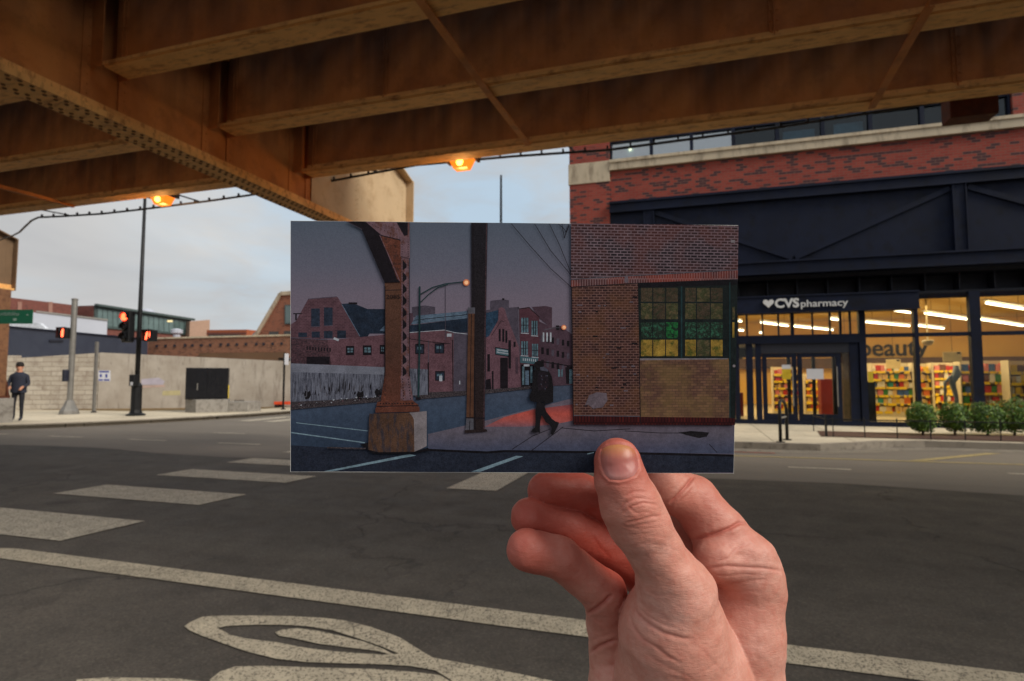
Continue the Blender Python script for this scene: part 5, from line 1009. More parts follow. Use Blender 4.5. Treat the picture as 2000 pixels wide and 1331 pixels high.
I('roof2', ink('print_teal_slate', (34, 60, 84), .35, 700, .15)); I('sky2', ink('print_skylight', (92, 112, 134), .1, 300, .1, (1, 6, 1), (66, 84, 104))); I('win', ink('print_window', (34, 44, 60), .4, 800))
I('winlit', ink('print_lit_window', (84, 110, 124), .5, 900)); I('dark', ink('print_dark', (22, 18, 24), .3)); I('sign', ink('print_sign', (66, 96, 108), .1)); I('white', ink('print_white', (165, 172, 185), .15, 500))
I('rust', inkgrad('print_column_face', [(0, (88, 56, 44)), (.3, (92, 62, 48)), (.7, (78, 50, 40)), (1, (94, 54, 42))], a=465, b=800, noise=.3, grain=.14)); I('steel', ink('print_column_side', (112, 88, 98), .15, 300, .12, (1, .4, 1), (96, 64, 60)))
I('rustbase', ink('print_column_foot', (100, 56, 42), .3, 500, .15, None, (70, 42, 36))); I('conc', ink('print_plinth_front', (84, 60, 46), .25, 120, .14, (2.5, .6, 1), (52, 46, 52))); I('conc2', ink('print_plinth_side', (122, 116, 122), .15, 200))
I('line', ink('print_line', (116, 140, 156), .15, 500)); I('pole', inkgrad('print_pole', [(0, (20, 20, 28)), (.4, (26, 20, 24)), (.75, (40, 26, 24)), (1, (22, 17, 22))], noise=.1, grain=.2)); I('conduit', ink('print_conduit', (84, 56, 42), .2, 300)); I('grey', ink('print_grey', (80, 80, 90), .2))
I('wallA', inkbrick('print_upper_brick', (56, 44, 50), (28, 24, 30), (118, 102, 112), 13, 5.6, .02, (96, 52, 44), .24)); I('wallB', inkbrick('print_lower_brick', (70, 44, 42), (40, 28, 32), (112, 84, 80), 11, 5, .0, (104, 70, 44), .2))
I('soldier', inkbrick('print_soldier', (86, 52, 52), (64, 44, 50), (124, 100, 104), 5, 40, 0, (150, 60, 36), .03)); I('panelbk', inkbrick('print_tan_brick', (112, 82, 68), (84, 60, 54), (60, 44, 44), 12, 5.2, 0, (120, 100, 60), .12))
I('basebk', inkbrick('print_base_brick', (74, 28, 28), (52, 22, 26), (34, 16, 20), 6, 40, 0, None, .04)); I('frame', ink('print_frame', (16, 26, 26), .4, 500)); I('patch', ink('print_patch', (98, 88, 98), .2, 700))
I('g1', ink('print_glass_top', (70, 58, 42), .35, 350, .2, None, (44, 50, 30))); I('g2', ink('print_glass_mid', (58, 62, 34), .4, 350, .2, None, (92, 80, 54))); I('g3', ink('print_glass_green', (20, 104, 50), .5, 350, .2, None, (10, 26, 22)))
I('g4', ink('print_glass_warm', (150, 122, 50), .5, 150, .15, None, (76, 80, 26))); I('g5', ink('print_glass_dark', (22, 40, 28), .5, 500, .2, None, (44, 96, 74))); I('lamp', ink('print_lamp', (255, 196, 150), .02, 300, 0)); I('lamp2', ink('print_lamp_halo', (204, 120, 84), .1, 300, .05))
I('green', ink('print_post', (26, 52, 56), .15)); I('coat', ink('print_coat', (9, 8, 12), .4, 700, .2)); I('pack', ink('print_backpack', (30, 24, 32), .4, 900)); I('hood', ink('print_hood', (74, 76, 92), .2, 700))
LAY = [0]
def pg(key, pts, lay=None):
    PM.k = INKS[key][0]
    if lay is None: LAY[0] += .12; lay = LAY[0]
    PM.v += [tuple(pp(x, y, lay)) for x, y in pts]; n = len(pts); i = len(PM.v) - n; PM.f.append(tuple(range(i, i + n))[::-1]); PM.mi.append(PM.k)
def rc(key, x0, y0, x1, y1, y2=None, y3=None): pg(key, [(x0, y0), (x1, y0 if y2 is None else y2), (x1, y1 if y3 is None else y3), (x0, y1)])
def ln(key, pts, w):
    for (a, b), (c, d) in zip(pts[:-1], pts[1:]):
        L = math.hypot(c - a, d - b); nx, ny = -(d - b) / L * w / 2, (c - a) / L * w / 2
        pg(key, [(a + nx, b + ny), (c + nx, d + ny), (c - nx, d - ny), (a - nx, b - ny)])
TL, TR, BR, BL = (567.5, 431.5), (1441.5, 440.5), (1433, 925), (567.3, 922)
# paper with thickness; its picture side carries the inks a hair above
cs = [pp(x, y, 0) for x, y in (TL, TR, BR, BL)]; PM.k = 0; PM.extr([tuple(c - Vector((0, 0, .00005))) for c in cs][::-1], (0, 0, -.00032))
edge = [(568.2, 432.1), (700, 433), (830, 434.8), (1000, 436), (1150, 438), (1300, 439.4), (1441, 441.1), (1440, 520), (1438.3, 600), (1436.6, 700), (1434.8, 800), (1433, 900), (1432.5, 924.5), (1300, 924), (1150, 923.7), (1000, 922.8), (850, 922.6), (700, 921.6), (568.2, 921.4), (568, 800), (568.2, 650), (568.1, 520)]
pg('sky', edge)
E_ = lambda x: 1431.8 + (923.6 - 0) * 0
def rt(y):  # right-hand edge of the picture at a row
    ys = [441.8, 520, 600, 700, 800, 900, 923.6]; xs = [1441, 1440, 1438.3, 1436.6, 1434.8, 1433, 1432.5]; return float(np.interp(y, ys, xs))
def bt(x): return float(np.interp(x, [569, 700, 850, 1000, 1150, 1300, 1431.8], [921.4, 921.6, 922.6, 922.8, 923.7, 924, 924.5]))
def tp(x): return float(np.interp(x, [569, 700, 830, 1000, 1150, 1300, 1440.2], [432.1, 433, 434.8, 436, 438, 439.4, 441.1]))
LX = 568.2
# street
pg('roadfar', [(LX, 796), (752, 778), (900, 762), (1119, 748), (1119, 800), (1119, 886), (836, 886), (LX, 886)])
pg('roadnear', [(LX, 870), (640, 874), (836, 879), (950, 884), (1200, 884), (rt(888), 888), (rt(922), 923.4), (1300, bt(1300)), (1150, bt(1150)), (1000, bt(1000)), (850, bt(850)), (700, bt(700)), (LX, bt(569))])
pg('walk', [(836, 848), (880, 838), (948, 822), (1036, 799), (1119, 778), (1119, 826), (1434, 829), (rt(886), 887), (1240, 884), (960, 883), (836, 880)])
pg('glow', [(946, 834), (985, 815), (1042, 800), (1119, 790), (1119, 822), (1077, 830), (1020, 834)])
ln('kerbdark', [(836, 879), (950, 884), (985, 881.5), (1150, 883.5), (1300, 887), (rt(890), 890)], 4.5)
for a in ([(1119, 826), (1200, 829), (1300, 829), (1430, 831)], [(1095, 836), (1160, 842), (1230, 838)], [(1220, 842), (1290, 846), (1360, 846)], [(1000, 878), (1040, 852), (1075, 838)], [(1385, 868), (1400, 884)], [(1036, 882), (1100, 834)]): ln('dark', a, 1.3)
pg('coat', [(1325, 845), (1350, 842), (1385, 845), (1380, 853), (1365, 856), (1340, 850)])
ln('line', [(579, 826), (719, 842)], 1.6); ln('line', [(LX, 845), (713, 865)], 2.2); pg('line', [(632, 920.8), (650, 920.8), (813, 890), (800, 887)]); pg('line', [(920, 921.6), (938, 921.6), (1022, 891.5), (1008, 890.5)]); ln('line', [(1147, 887), (1160, 884)], 2)
# far buildings, left to right
pg('curlshade1', [(LX, 664), (LX, 634), (578, 628), (602, 585), (658, 580), (667, 594), (704, 660)])
ln('curlshade4', [(602, 584.5), (658, 580)], 1.6); ln('curlshade2', [(659, 581), (704, 658)], 1.8); rc('dark', 573, 612, 590, 614); rc('dark', 577, 614, 580, 626)
for q in ((608, 603, 625, 638), (633, 601, 650, 636)): rc('win', *q); ln('curlshade4', [(q[0], q[3] + 1), (q[2], q[3])], 1.5)
for q in ((583, 650, 600, 659), (609, 648, 625, 660), (633, 647, 650, 661), (659, 646, 676, 661)): rc('win', *q)
pg('roof', [(667, 594), (682, 593), (698, 596), (718, 604), (752, 604), (752, 652), (722, 652), (718, 658), (704, 660)]); rc('dark', 681, 591, 698, 595)
ln('sky2', [(668, 595), (703, 657)], 1.2); pg('sky2', [(742, 646), (752, 635), (752, 648)])
pg('curlshade2', [(LX, 661), (651, 664), (683, 661), (752, 654), (752, 720), (LX, 712)]); pg('curlshade3', [(LX, 660), (640, 664), (648, 716), (LX, 711)])
rc('dark', 599, 697, 644, 712); ln('curlshade4', [(LX, 660), (640, 664)], 1.5); pg('white', [(653, 659), (663, 663), (661, 667), (651, 663)])
for i in range(9): rc('dark', 599 + i * 5.6, 677 + i * .4, 601.6 + i * 5.6, 684 + i * .4)
for q in ((676, 676, 692, 694), (709, 675, 726, 694), (742, 674, 752, 692)):
    rc('dark', *q); rc('winlit', q[0] + 3, q[1] + 4, q[2] - 2, q[3] - 5); ln('dark', [((q[0] + q[2]) / 2, q[1]), ((q[0] + q[2]) / 2, q[3])], 1.6); ln('dark', [(q[0], q[1] + 9), (q[2], q[1] + 9)], 1.2)
pg('curlshade4', [(805, 600), (830, 597), (850, 600), (850, 618), (805, 620)]); rc('curlshade6', 800, 612, 807, 650)
pg('sky2', [(803, 634), (813, 617), (913, 608), (913, 622)]); ln('dark', [(808, 626), (913, 615)], 1.2); pg('roof', [(800, 636), (913, 622), (913, 650), (800, 652)])
pg('curlshade2', [(800, 651), (868, 645), (888, 652), (886, 768), (800, 768)]); pg('curlshade4', [(886, 651), (913, 653), (913, 764), (886, 768)]); ln('white', [(800, 650), (868, 645), (888, 650), (913, 653)], 1.2)
for q in ((811, 672, 829, 692), (849, 671, 868, 691), (850, 725, 869, 744)):
    rc('dark', *q); rc('win', q[0] + 2, q[1] + 3, q[2] - 2, q[3] - 2); rc('winlit', q[0] + 4, q[1] + 6, q[2] - 6, q[3] - 9); ln('dark', [((q[0] + q[2]) / 2, q[1]), ((q[0] + q[2]) / 2, q[3])], 1.5)
rc('white', 858, 734, 864, 745); rc('white', 873, 652, 882, 658); ln('curlshade4', [(837, 665), (837, 720)], 1.5); ln('dark', [(800, 662), (837, 668), (880, 672)], 1.3); ln('curlshade4', [(870, 560), (870, 664)], 1.2); ln('dark', [(884, 664), (885, 765)], 1.5)
rc('white', 897, 744, 899, 751)
pg('curlshade4', [(958, 588), (983, 585), (994, 587), (994, 604), (958, 612)]); rc('dark', 981, 583, 985, 587)
pg('curlshade4', [(949, 606), (987, 602), (1012, 600), (1014, 690), (990, 640), (949, 640)]); pg('roof2', [(949, 612), (974, 606), (975, 626), (955, 657), (949, 660)])
pg('curlshade6', [(1039, 600), (1066, 598), (1078, 601), (1078, 642), (1053, 622)])
pg('curlshade6', [(1053, 628), (1078, 640), (1095, 637), (1119, 655), (1119, 752), (1083, 754), (1053, 754)]); rc('dark', 1086, 636, 1092, 645)
for r_ in range(3):
    for i in range(6): rc('dark' if (i + r_) % 3 else 'curlshade4', 1057 + i * 10, 655 + r_ * 24 + i * 2.2, 1062 + i * 10, 668 + r_ * 24 + i * 1.8)
for i in range(3): rc('white', 1060 + i * 7, 650, 1063 + i * 7, 668)
ln('dark', [(1053, 706), (1119, 716)], 2); rc('winlit', 1090, 722, 1094, 736); rc('winlit', 1096, 722, 1099, 736); ln('grey', [(1062, 645), (1080, 641), (1098, 640)], 1.2); pg('dark', [(1104, 718), (1119, 716), (1119, 750), (1106, 750)]); rc('winlit', 1112, 722, 1118, 750)
pg('curlshade5', [(1014, 603), (1033, 600), (1053, 618), (1054, 756), (1017, 758)]); ln('dark', [(1012, 600), (1014, 604), (1034, 601), (1040, 608), (1054, 620)], 1.4)
for q in ((1018, 621, 1032, 650), (1038, 627, 1050, 655), (1018, 667, 1031, 694), (1039, 672, 1051, 697)):
    rc('winlit', *q)
    for k in (1, 2): x = q[0] + (q[2] - q[0]) * k / 3; ln('dark', [(x, q[1]), (x, q[3])], 1.6)
    ln('dark', [(q[0], (q[1] + q[3]) / 2), (q[2], (q[1] + q[3]) / 2)], 1.4); ln('white', [(q[0] - 1, q[3] + 1), (q[2] + 1, q[3] + 2)], 1.6)
pg('sign', [(1016, 696), (1051, 700), (1051, 712), (1016, 709)])
for i in range(7): rc('white', 1021 + i * 4, 700 + i * .3, 1023 + i * 4, 705 + i * .3)
pg('dark', [(1017, 712), (1051, 714), (1052, 754), (1018, 757)]); rc('winlit', 1020, 716, 1024, 752); rc('winlit', 1036, 716, 1040, 748); rc('sky2', 1026, 724, 1033, 752); rc('winlit', 1044, 716, 1047, 745); rc('white', 1023, 712, 1034, 716)
pg('church', [(949, 660), (955, 657), (973, 626), (974, 603), (980, 600), (986, 604), (990, 619), (1014, 679), (1017, 758), (949, 765)])
ln('curlshade2', [(958, 655), (978, 624), (986, 626), (1012, 680)], 2); ln('dark', [(960, 656), (979, 627), (985, 629)], 1)
for q in ((974, 643, 978, 667), (981, 643, 985, 668), (987, 646, 991, 670)): rc('dark', *q)
pg('dark', [(967, 678), (996, 683), (996, 698), (967, 693)]); pg('sign', [(968.5, 680), (995, 684.5), (995, 696), (968.5, 691.5)])
for r_, n in ((0, 9), (1, 10)):
    for i in range(n): rc('white', 970.5 + i * 2.4, 682 + r_ * 5 + i * .36, 972.2 + i * 2.4, 685 + r_ * 4.6 + i * .36)
rc('dark', 977, 699, 992, 760); rc('dark', 993, 665, 998, 720); rc('dark', 1003, 668, 1007, 678); rc('dark', 952, 692, 957, 726); rc('dark', 961, 725, 964, 760); rc('curlshade6', 1007, 698, 1012, 730)
pg('dark', [(949, 742), (958, 740), (960, 762), (949, 764)]); pg('rubble', [(800, 768), (900, 764), (1010, 757), (1070, 750), (1070, 756), (960, 768), (820, 780)])
# fence and rubble
pg('rubble', [(LX, 784), (600, 780), (752, 772), (752, 784), (640, 794), (LX, 801)]); pg('fence', [(LX, 710), (752, 717.5), (752, 775), (640, 782), (LX, 785)]); pg('fencetop', [(LX, 710), (752, 717.5), (752, 732), (LX, 727)])
pg('fence', [(800, 720), (837, 722), (837, 771), (805, 773)]); rc('dark', 836, 708, 838, 772)
for (x, y) in ((600, 772), (703, 773), (738, 768)): pg('coat', [(x - 6, y - 2), (x - 3, y - 9), (x + 2, y - 6), (x + 7, y - 10), (x + 8, y), (x + 4, y + 7), (x - 3, y + 8)])
prn = random.Random(5)
for i in range(70):
    x = LX + 4 + prn.random() * 176; b_ = 778 - (x - 569) * .04; h_ = prn.choice((4, 6, 9, 14, 22)) * (.6 + prn.random()) * (1.5 if 665 < x < 690 else 1); w_ = .5 + prn.random() * 1.6
    y = b_ - prn.random() * 14; pg('grey' if prn.random() < .35 else 'dark', [(x, y), (x + w_, y - 1), (x + w_ * 1.4, y - h_ * .6), (x + w_, y - h_), (x + .2, y - h_ * .5)])
for i in range(60):
    x = LX + 2 + prn.random() * 180; y = 797 - (x - 569) * .11 - prn.random() * 8; s_ = .6 + prn.random() * 1.6; pg(prn.choice(('white', 'grey', 'dark', 'curlshade2')), [(x, y), (x + s_ * 2, y - s_ * .5), (x + s_ * 1.6, y + s_)])
# green lamp post
ln('green', [(820, 560), (819.5, 690), (817.5, 781)], 3.4); ln('green', [(822, 575), (845, 562), (870, 555), (906, 551)], 2); ln('green', [(822, 591), (838, 575), (856, 562), (875, 556)], 1.8); rc('dark', 813, 776, 822, 781)
def disc(key, x, y, r, n=14): pg(key, [(x + r * math.cos(2 * math.pi * k / n), y + r * math.sin(2 * math.pi * k / n)) for k in range(n)])
disc('lamp2', 911, 552.5, 6.5); disc('lamp', 911, 552.5, 4); disc('lamp2', 1101, 640, 5); disc('lamp', 1101.5, 640, 3.2)
# cables
for a in ([(998, 437), (1036, 482), (1076, 526), (1115, 561)], [(1044, 438), (1075, 490), (1115, 538)], [(1073, 438.5), (1092, 478), (1115, 534)], [(1090, 438.5), (1100, 446), (1106, 455), (1112, 440)], [(1097, 438), (1102, 466), (1108, 448), (1110, 439)]): ln('dark', a, 1.1)
# utility pole
pg('pole', [(920.5, 435.8), (952.5, 436), (949, 640), (946.5, 841), (926, 843), (921, 640)])
ln('dark', [(924, 436.4), (926, 640), (928, 841)], 2.2); ln('curlshade3', [(950.5, 437), (947.5, 640), (945, 840)], 1.4)
pg('conduit', [(915, 603), (927, 603), (925, 820), (911, 820)]); ln('dark', [(921, 612), (918, 818)], 1.3); pg('grey', [(914, 601), (928, 601), (928, 613), (914, 613)]); pg('grey', [(911, 816), (925, 816), (925, 843), (909, 843)]); ln('dark', [(910, 816), (947, 817)], 2.4); ln('dark', [(918, 822), (917, 842)], 1.5); pg('pole', [(908, 840), (950, 838), (952, 843), (908, 846)])
# steel column on its plinth
pg('rust', [(752, 466), (783, 470), (783, 790), (748, 790), (752, 720)]); pg('steel', [(783, 470), (800, 452), (800.5, 735), (808, 792), (783, 792)])
ln('dark', [(752.6, 560), (752.6, 730), (748, 786)], 1.6); ln('rustbase', [(783.6, 470), (783.6, 790)], 1.6); ln('dark', [(799.6, 470), (800, 735)], 1.4); ln('dark', [(752, 567.5), (783, 567)], 1.4)
for i in range(10):
    y = 508 + i * 23; pg('dark', [(787, y), (794.5, y + 9), (794.5, y + 15), (787, y + 21)])
for i in range(52):
    y = 474 + i * 5; disc('rustbase' if i % 2 else 'dark', 797.4, y, .8, 5); disc('dark', 785.6, y + 2, .6, 5)
pg('rustbase', [(752, 735), (783, 735), (783, 790), (743, 790)]); pg('rust', [(756, 730), (781, 730), (781, 782), (754, 782)])
pg('steel', [(783, 735), (801, 735), (809, 790), (783, 792)])
for i in range(9): disc('dark', 787 + i * .3, 741 + i * 5.4, 1.3, 5); disc('dark', 798 + i * .6, 741 + i * 5.4, 1.3, 5)
pg('rustbase', [(737, 786), (748, 783), (806, 782), (817, 790), (820, 803), (734, 805)]); pg('rust', [(734, 797), (820, 795), (820, 804), (734, 806)]); ln('dark', [(736, 794), (818, 792)], 1.6)
for i in range(12): disc('dark', 744 + i * 5.6, 788.5, 1.5, 6)
pg('conc', [(722, 808), (800, 806), (809, 815), (810, 882), (740, 883), (720, 878)]); pg('conc2', [(800, 806), (834, 803), (834, 871), (822, 877), (810, 882), (809, 815)])
pg('kerbdark', [(704, 868), (720, 864), (720, 878), (740, 883), (812, 882), (836, 874), (842, 880), (800, 886), (730, 886)]); ln('rubble', [(640, 874), (715, 876)], 3)
pg('conc2', [(800, 806), (809, 815), (812, 824), (805, 812)])
# brackets at the top of the column
pg('dark', [(676, 433.6), (713, 433.8), (745, 462), (776, 545), (783, 552), (752, 553), (707, 448)]); pg('rustbase', [(745, 462), (783, 470), (783, 552), (776, 545)])
pg('dark', [(707, 448), (716, 452), (758, 548), (752, 553)]); ln('steel', [(737, 447), (781, 549)], 1.6); ln('curlshade4', [(680, 434.4), (708, 449)], 1.2)
pg('steel', [(712, 433.8), (800.5, 435.4), (800.5, 470), (783, 470), (744, 461)]); pg('steel', [(783, 465), (801, 466), (801, 505), (783, 502)]); ln('dark', [(713, 434), (745, 461), (783, 470)], 2); pg('dark', [(775, 434.8), (797, 435.2), (797, 460), (790, 462)])
for i in range(11): disc('dark', 722 + i * 6, 437 + i * 2.9, .9, 5); disc('dark', 735 + i * 5, 437 + i * 1.4, .7, 5)
for i in range(7): disc('dark', 786, 474 + i * 4.6, 1, 5); disc('dark', 798, 474 + i * 4.6, 1, 5)
tx = fit_text('2085', 27, 7.5, 0, .0); PM.k = INKS['dark'][0]; LAY[0] += .12
n0 = len(PM.v); PM.v += [tuple(pp(755 + x, 584 - y, LAY[0])) for x, y, z in tx.v]; PM.f += [tuple(i + n0 for i in f) for f in tx.f]; PM.mi += [PM.k] * len(tx.f)
# brick building at the corner
pg('wallA', [(1115, tp(1115)), (1300, tp(1300)), (rt(442), 441.8), (rt(540), 540), (1115, 562)])
pg('wallB', [(1116, 558), (1248, 553), (1250, 828), (1119, 828)]); pg('panelbk', [(1248, 702), (1424, 700), (1425, 818), (1250, 820)]); pg('conc2', [(1248, 699), (1420, 698), (1420, 702), (1248, 704)])
pg('soldier', [(1115, 548), (1222, 541), (1250, 540), (rt(530), 529), (rt(546), 546), (1250, 553), (1224, 554), (1115, 561)]); ln('grey', [(1115, 546.5), (1222, 540), (rt(528), 527.6)], 1.2); ln('dark', [(1115, 561.5), (1246, 554), (rt(547), 547)], 1.6); rc('patch', 1219, 540, 1226, 553)
pg('frame', [(1245, 554), (rt(548), 548), (rt(828), 828), (1426, 828), (1422, 700), (1248, 700)]); pg('kerbdark', [(1245, 554), (rt(548), 548), (rt(556), 557), (1246, 563)])
WN = [((1250, 1274, 1299, 1324), ('g1', 'g1', 'g1'), ('g2', 'g1', 'g2'), ('g5', 'g5', 'g3'), ('g4', 'g4', 'g4')), ((1336, 1359, 1386, 1411), ('g1', 'g2', 'g1'), ('g2', 'g1', 'g2'), ('g5', 'g5', 'g5'), ('g4', 'g2', 'g4'))]
for xs_, *rows in WN:
    for (ya, yb), row in zip(((563, 590), (593, 624), (630, 661), (664, 696)), rows):
        for k in range(3): rc(row[k], xs_[k] + 1, ya, xs_[k + 1] - 1, yb)
rc('g2', 1429, 600, 1434, 625); rc('g4', 1429, 630, 1433, 660); ln('green', [(1330, 560), (1330, 700)], 3); ln('green', [(1424, 552), (1424, 826)], 2)
pg('basebk', [(1118, 812), (1250, 814), (1424, 816), (rt(828), 817), (rt(830), 830), (1119, 829)]); ln('grey', [(1119, 811.5), (1250, 813)], 1.6); ln('dark', [(1116, 562), (1119.4, 828)], 1.8); ln('dark', [(1248, 700), (1250, 828)], 1.6)
pg('patch', [(1142, 792), (1150, 772), (1165, 766), (1184, 768), (1186, 782), (1176, 796), (1158, 798), (1148, 790)]); rc('conc2', 1426, 470, 1434, 475); disc('conc2', 1432.2, 715, 3, 6)
for i in range(26): x = 1122 + prn.random() * 118; y = 575 + prn.random() * 230; rc('patch' if i % 3 else 'kerbdark', x, y, x + 2 + prn.random() * 9, y + 2.5)
# walking figure in the print
cb = lambda *p: [(860 + x / 3.411, 540 + y / 3.411) for x, y in p]
pg('coat', cb((622, 600), (628, 575), (648, 562), (672, 566), (686, 585), (684, 606), (672, 618), (640, 616)))
pg('coat', cb((635, 612), (690, 602), (722, 630), (742, 668), (752, 740), (750, 838), (705, 850), (688, 836), (628, 836), (600, 828), (592, 796), (608, 760), (614, 690), (618, 640)))
pg('coat', cb((645, 830), (700, 845), (692, 880), (680, 900), (668, 950), (662, 1000), (664, 1040), (604, 1036), (612, 1018), (630, 1005), (634, 960), (632, 900)))
pg('coat', cb((660, 860), (696, 870), (705, 900), (740, 945), (765, 965), (790, 972), (780, 1000), (762, 1035), (745, 1056), (734, 1046), (742, 1010), (725, 985), (700, 968), (690, 950), (672, 920)))
pg('pack', cb((655, 640), (700, 632), (718, 660), (722, 730), (700, 760), (652, 756), (644, 700))); pg('hood', cb((662, 606), (690, 602), (718, 624), (716, 634), (690, 630), (668, 626)))
for i in range(10): x = 655 + prn.random() * 55; y = 650 + prn.random() * 95; pg('hood' if i % 3 else 'curlshade3', cb((x, y), (x + 9, y + 2), (x + 5, y + 12)))
ln('coat', cb((626, 838), (625, 858)), .8)
me = bpy.data.meshes.new('photo_print'); me.from_pydata(PM.v, [], PM.f)
for k, (i, m) in sorted(INKS.items(), key=lambda q: q[1][0]): me.materials.append(m)
me.polygons.foreach_set('material_index', PM.mi); me.update()
pr = bpy.data.objects.new('photo_print', me); COL.objects.link(pr); pr.matrix_world = CAMM
tag(pr, 'photo print of a dusk street corner with a walking figure, held up by a hand', 'photo print')
# ================================================================ the hand (camera-side, millimetres: x right, y up, z towards the viewer)
def hp(px, py, d): return np.array(((px - CX) / F * d, -(py - CY) / F * d, -d), dtype=np.float32)
def chain(pts): return [(hp(x, y, d), r * d / F) for (x, y, d, r) in pts]
THUMB = chain([(1206, 903, 230.5, 45.5), (1213, 938, 229.5, 50), (1232, 988, 229.5, 58), (1248, 1022, 230.5, 58), (1281, 1078, 233, 53), (1302, 1120, 235, 58), (1320, 1160, 238, 73)])
THENAR = [chain([(1320, 1160, 238, 74), (1312, 1235, 243, 98), (1322, 1330, 250, 116), (1345, 1480, 258, 120)]),
          chain([(1338, 1200, 245, 62), (1385, 1345, 258, 98)])]
PALM = [chain([(1468, 1150, 268, 63), (1446, 1240, 266, 78), (1440, 1350, 263, 84), (1420, 1500, 262, 92)]),
        chain([(1405, 1150, 279, 60), (1380, 1300, 272, 78), (1370, 1480, 265, 95)]),
        chain([(1325, 1200, 283, 55), (1310, 1330, 272, 80), (1320, 1480, 265, 95)]),
        chain([(1207, 1285, 271, 56), (1232, 1360, 266, 82), (1262, 1480, 262, 95)]),
        chain([(1420, 1500, 262, 92), (1400, 1900, 262, 88), (1400, 2600, 262, 105)]),
        chain([(1262, 1480, 262, 95), (1285, 1900, 262, 88), (1260, 2600, 262, 105)]),
        chain([(1400, 1092, 260, 46), (1462, 1096, 264, 54)])]
INDEX = chain([(1462, 1120, 267, 62), (1408, 1046, 268, 53), (1354, 977, 272, 46), (1268, 938, 263, 41), (1215, 912, 251.5, 39)])
MIDDLE = chain([(1400, 1145, 284, 54), (1330, 1070, 290, 46), (1236, 1004, 287, 44), (1128, 966, 277, 41), (1066, 959, 270, 36.5)])
RING = chain([(1320, 1195, 284, 52), (1270, 1130, 290, 46), (1212, 1084, 285, 44), (1112, 1031, 271, 40.5), (1036, 1010, 263, 37.5)])
PINKY = chain([(1203, 1282, 271, 53), (1194, 1218, 268, 46), (1180, 1158, 260, 42), (1092, 1089, 251, 39.5), (1030, 1074, 247, 40.5)])
def cone(P, a, ra, b, rb):
    ba = b - a; q = P - a; h = np.clip((q @ ba) / float(ba @ ba), 0, 1)
    q = q - h[..., None] * ba
    return np.sqrt(np.einsum('...i,...i', q, q)) - (ra + (rb - ra) * h)
def smin(a, b, k):
    h = np.clip(.5 + .5 * (b - a) / k, 0, 1); return b + (a - b) * h - k * h * (1 - h)
def sdf_chain(P, c, k):
    d = None
    for (a, ra), (b, rb) in zip(c[:-1], c[1:]):
        e = cone(P, a, ra, b, rb); d = e if d is None else smin(d, e, k)
    return d
def sdf(P):
    th = sdf_chain(P, THUMB, 2.2)
    tn = None
    for c in THENAR:
        e = sdf_chain(P, c, 5); tn = e if tn is None else smin(tn, e, 7)
    thumb = smin(th, tn, 5.)
    pm = None
    for c in PALM:
        e = sdf_chain(P, c, 5); pm = e if pm is None else smin(pm, e, 8)
    idx = sdf_chain(P, INDEX, 2.2); mid = sdf_chain(P, MIDDLE, 2.2); rin = sdf_chain(P, RING, 2.2); pin = sdf_chain(P, PINKY, 2.2)
    d = smin(pm, idx, 3.); d = smin(d, mid, .25); d = smin(d, rin, .2); d = smin(d, pin, .3)
    return smin(d, thumb, .7)
def surface_nets(lo, hi, h):
    n = np.ceil((hi - lo) / h).astype(int) + 1
    xs = [lo[i] + h * np.arange(n[i], dtype=np.float32) for i in range(3)]
    V = np.empty(n, dtype=np.float32)
    Y, Z = np.meshgrid(xs[1], xs[2], indexing='ij')
    for i0 in range(0, n[0], 12):
        xx = xs[0][i0:i0 + 12]
        P = np.empty((len(xx), n[1], n[2], 3), dtype=np.float32); P[..., 0] = xx[:, None, None]; P[..., 1] = Y; P[..., 2] = Z
        V[i0:i0 + 12] = sdf(P)
    ins = V < 0
    c = [ins[a:n[0] - 1 + a, b:n[1] - 1 + b, d:n[2] - 1 + d] for a in (0, 1) for b in (0, 1) for d in (0, 1)]
    s = sum(x.astype(np.int8) for x in c); act = (s > 0) & (s < 8)
    idx = -np.ones(act.shape, dtype=np.int64); cells = np.argwhere(act); idx[act] = np.arange(len(cells))
    verts = lo + h * (cells + .5)
    faces = []
    for ax in range(3):
        o = [0, 0, 0]; o[ax] = 1; b, d = [q for q in range(3) if q != ax]
        sl0 = tuple(slice(0, n[q] - o[q]) for q in range(3)); sl1 = tuple(slice(o[q], n[q]) for q in range(3))
        e = np.argwhere(ins[sl0] != ins[sl1])
        e = e[(e[:, b] > 0) & (e[:, d] > 0) & (e[:, b] < n[b] - 1) & (e[:, d] < n[d] - 1)]
        flip = ins[sl0][tuple(e.T)]
        q = []
        for (sb, sd) in ((1, 1), (0, 1), (0, 0), (1, 0)):
            f = e.copy(); f[:, b] -= sb; f[:, d] -= sd; q.append(idx[tuple(f.T)])
        q = np.stack(q, 1); 
        if ax == 1: flip = ~flip
        q[~flip] = q[~flip][:, ::-1]; faces.append(q)
    return verts.astype(np.float32), np.concatenate(faces)
def grad(P, e=.05):
    g = np.empty_like(P)
    for i in range(3):
        o = np.zeros(3, np.float32); o[i] = e; g[:, i] = sdf(P + o) - sdf(P - o)
    return g / np.maximum(np.linalg.norm(g, axis=1, keepdims=True), 1e-9)
def settle(P, it=3):
    for _ in range(it):
        g = grad(P); P = P - g * sdf(P)[:, None]
    return P
hv, hf = surface_nets(np.array((-6., -215., -318.), np.float32), np.array((142., -36., -205.), np.float32), .85)
hv = settle(hv, 3)
def raw_mesh(name, V, Fc):
    me = bpy.data.meshes.new(name); me.from_pydata(V.tolist(), [], Fc.tolist()); me.update(); return me
me0 = raw_mesh('hand', hv, hf)
tmp = bpy.data.objects.new('hand', me0); COL.objects.link(tmp)
sb = tmp.modifiers.new('s', 'SUBSURF'); sb.levels = 1; sb.render_levels = 1
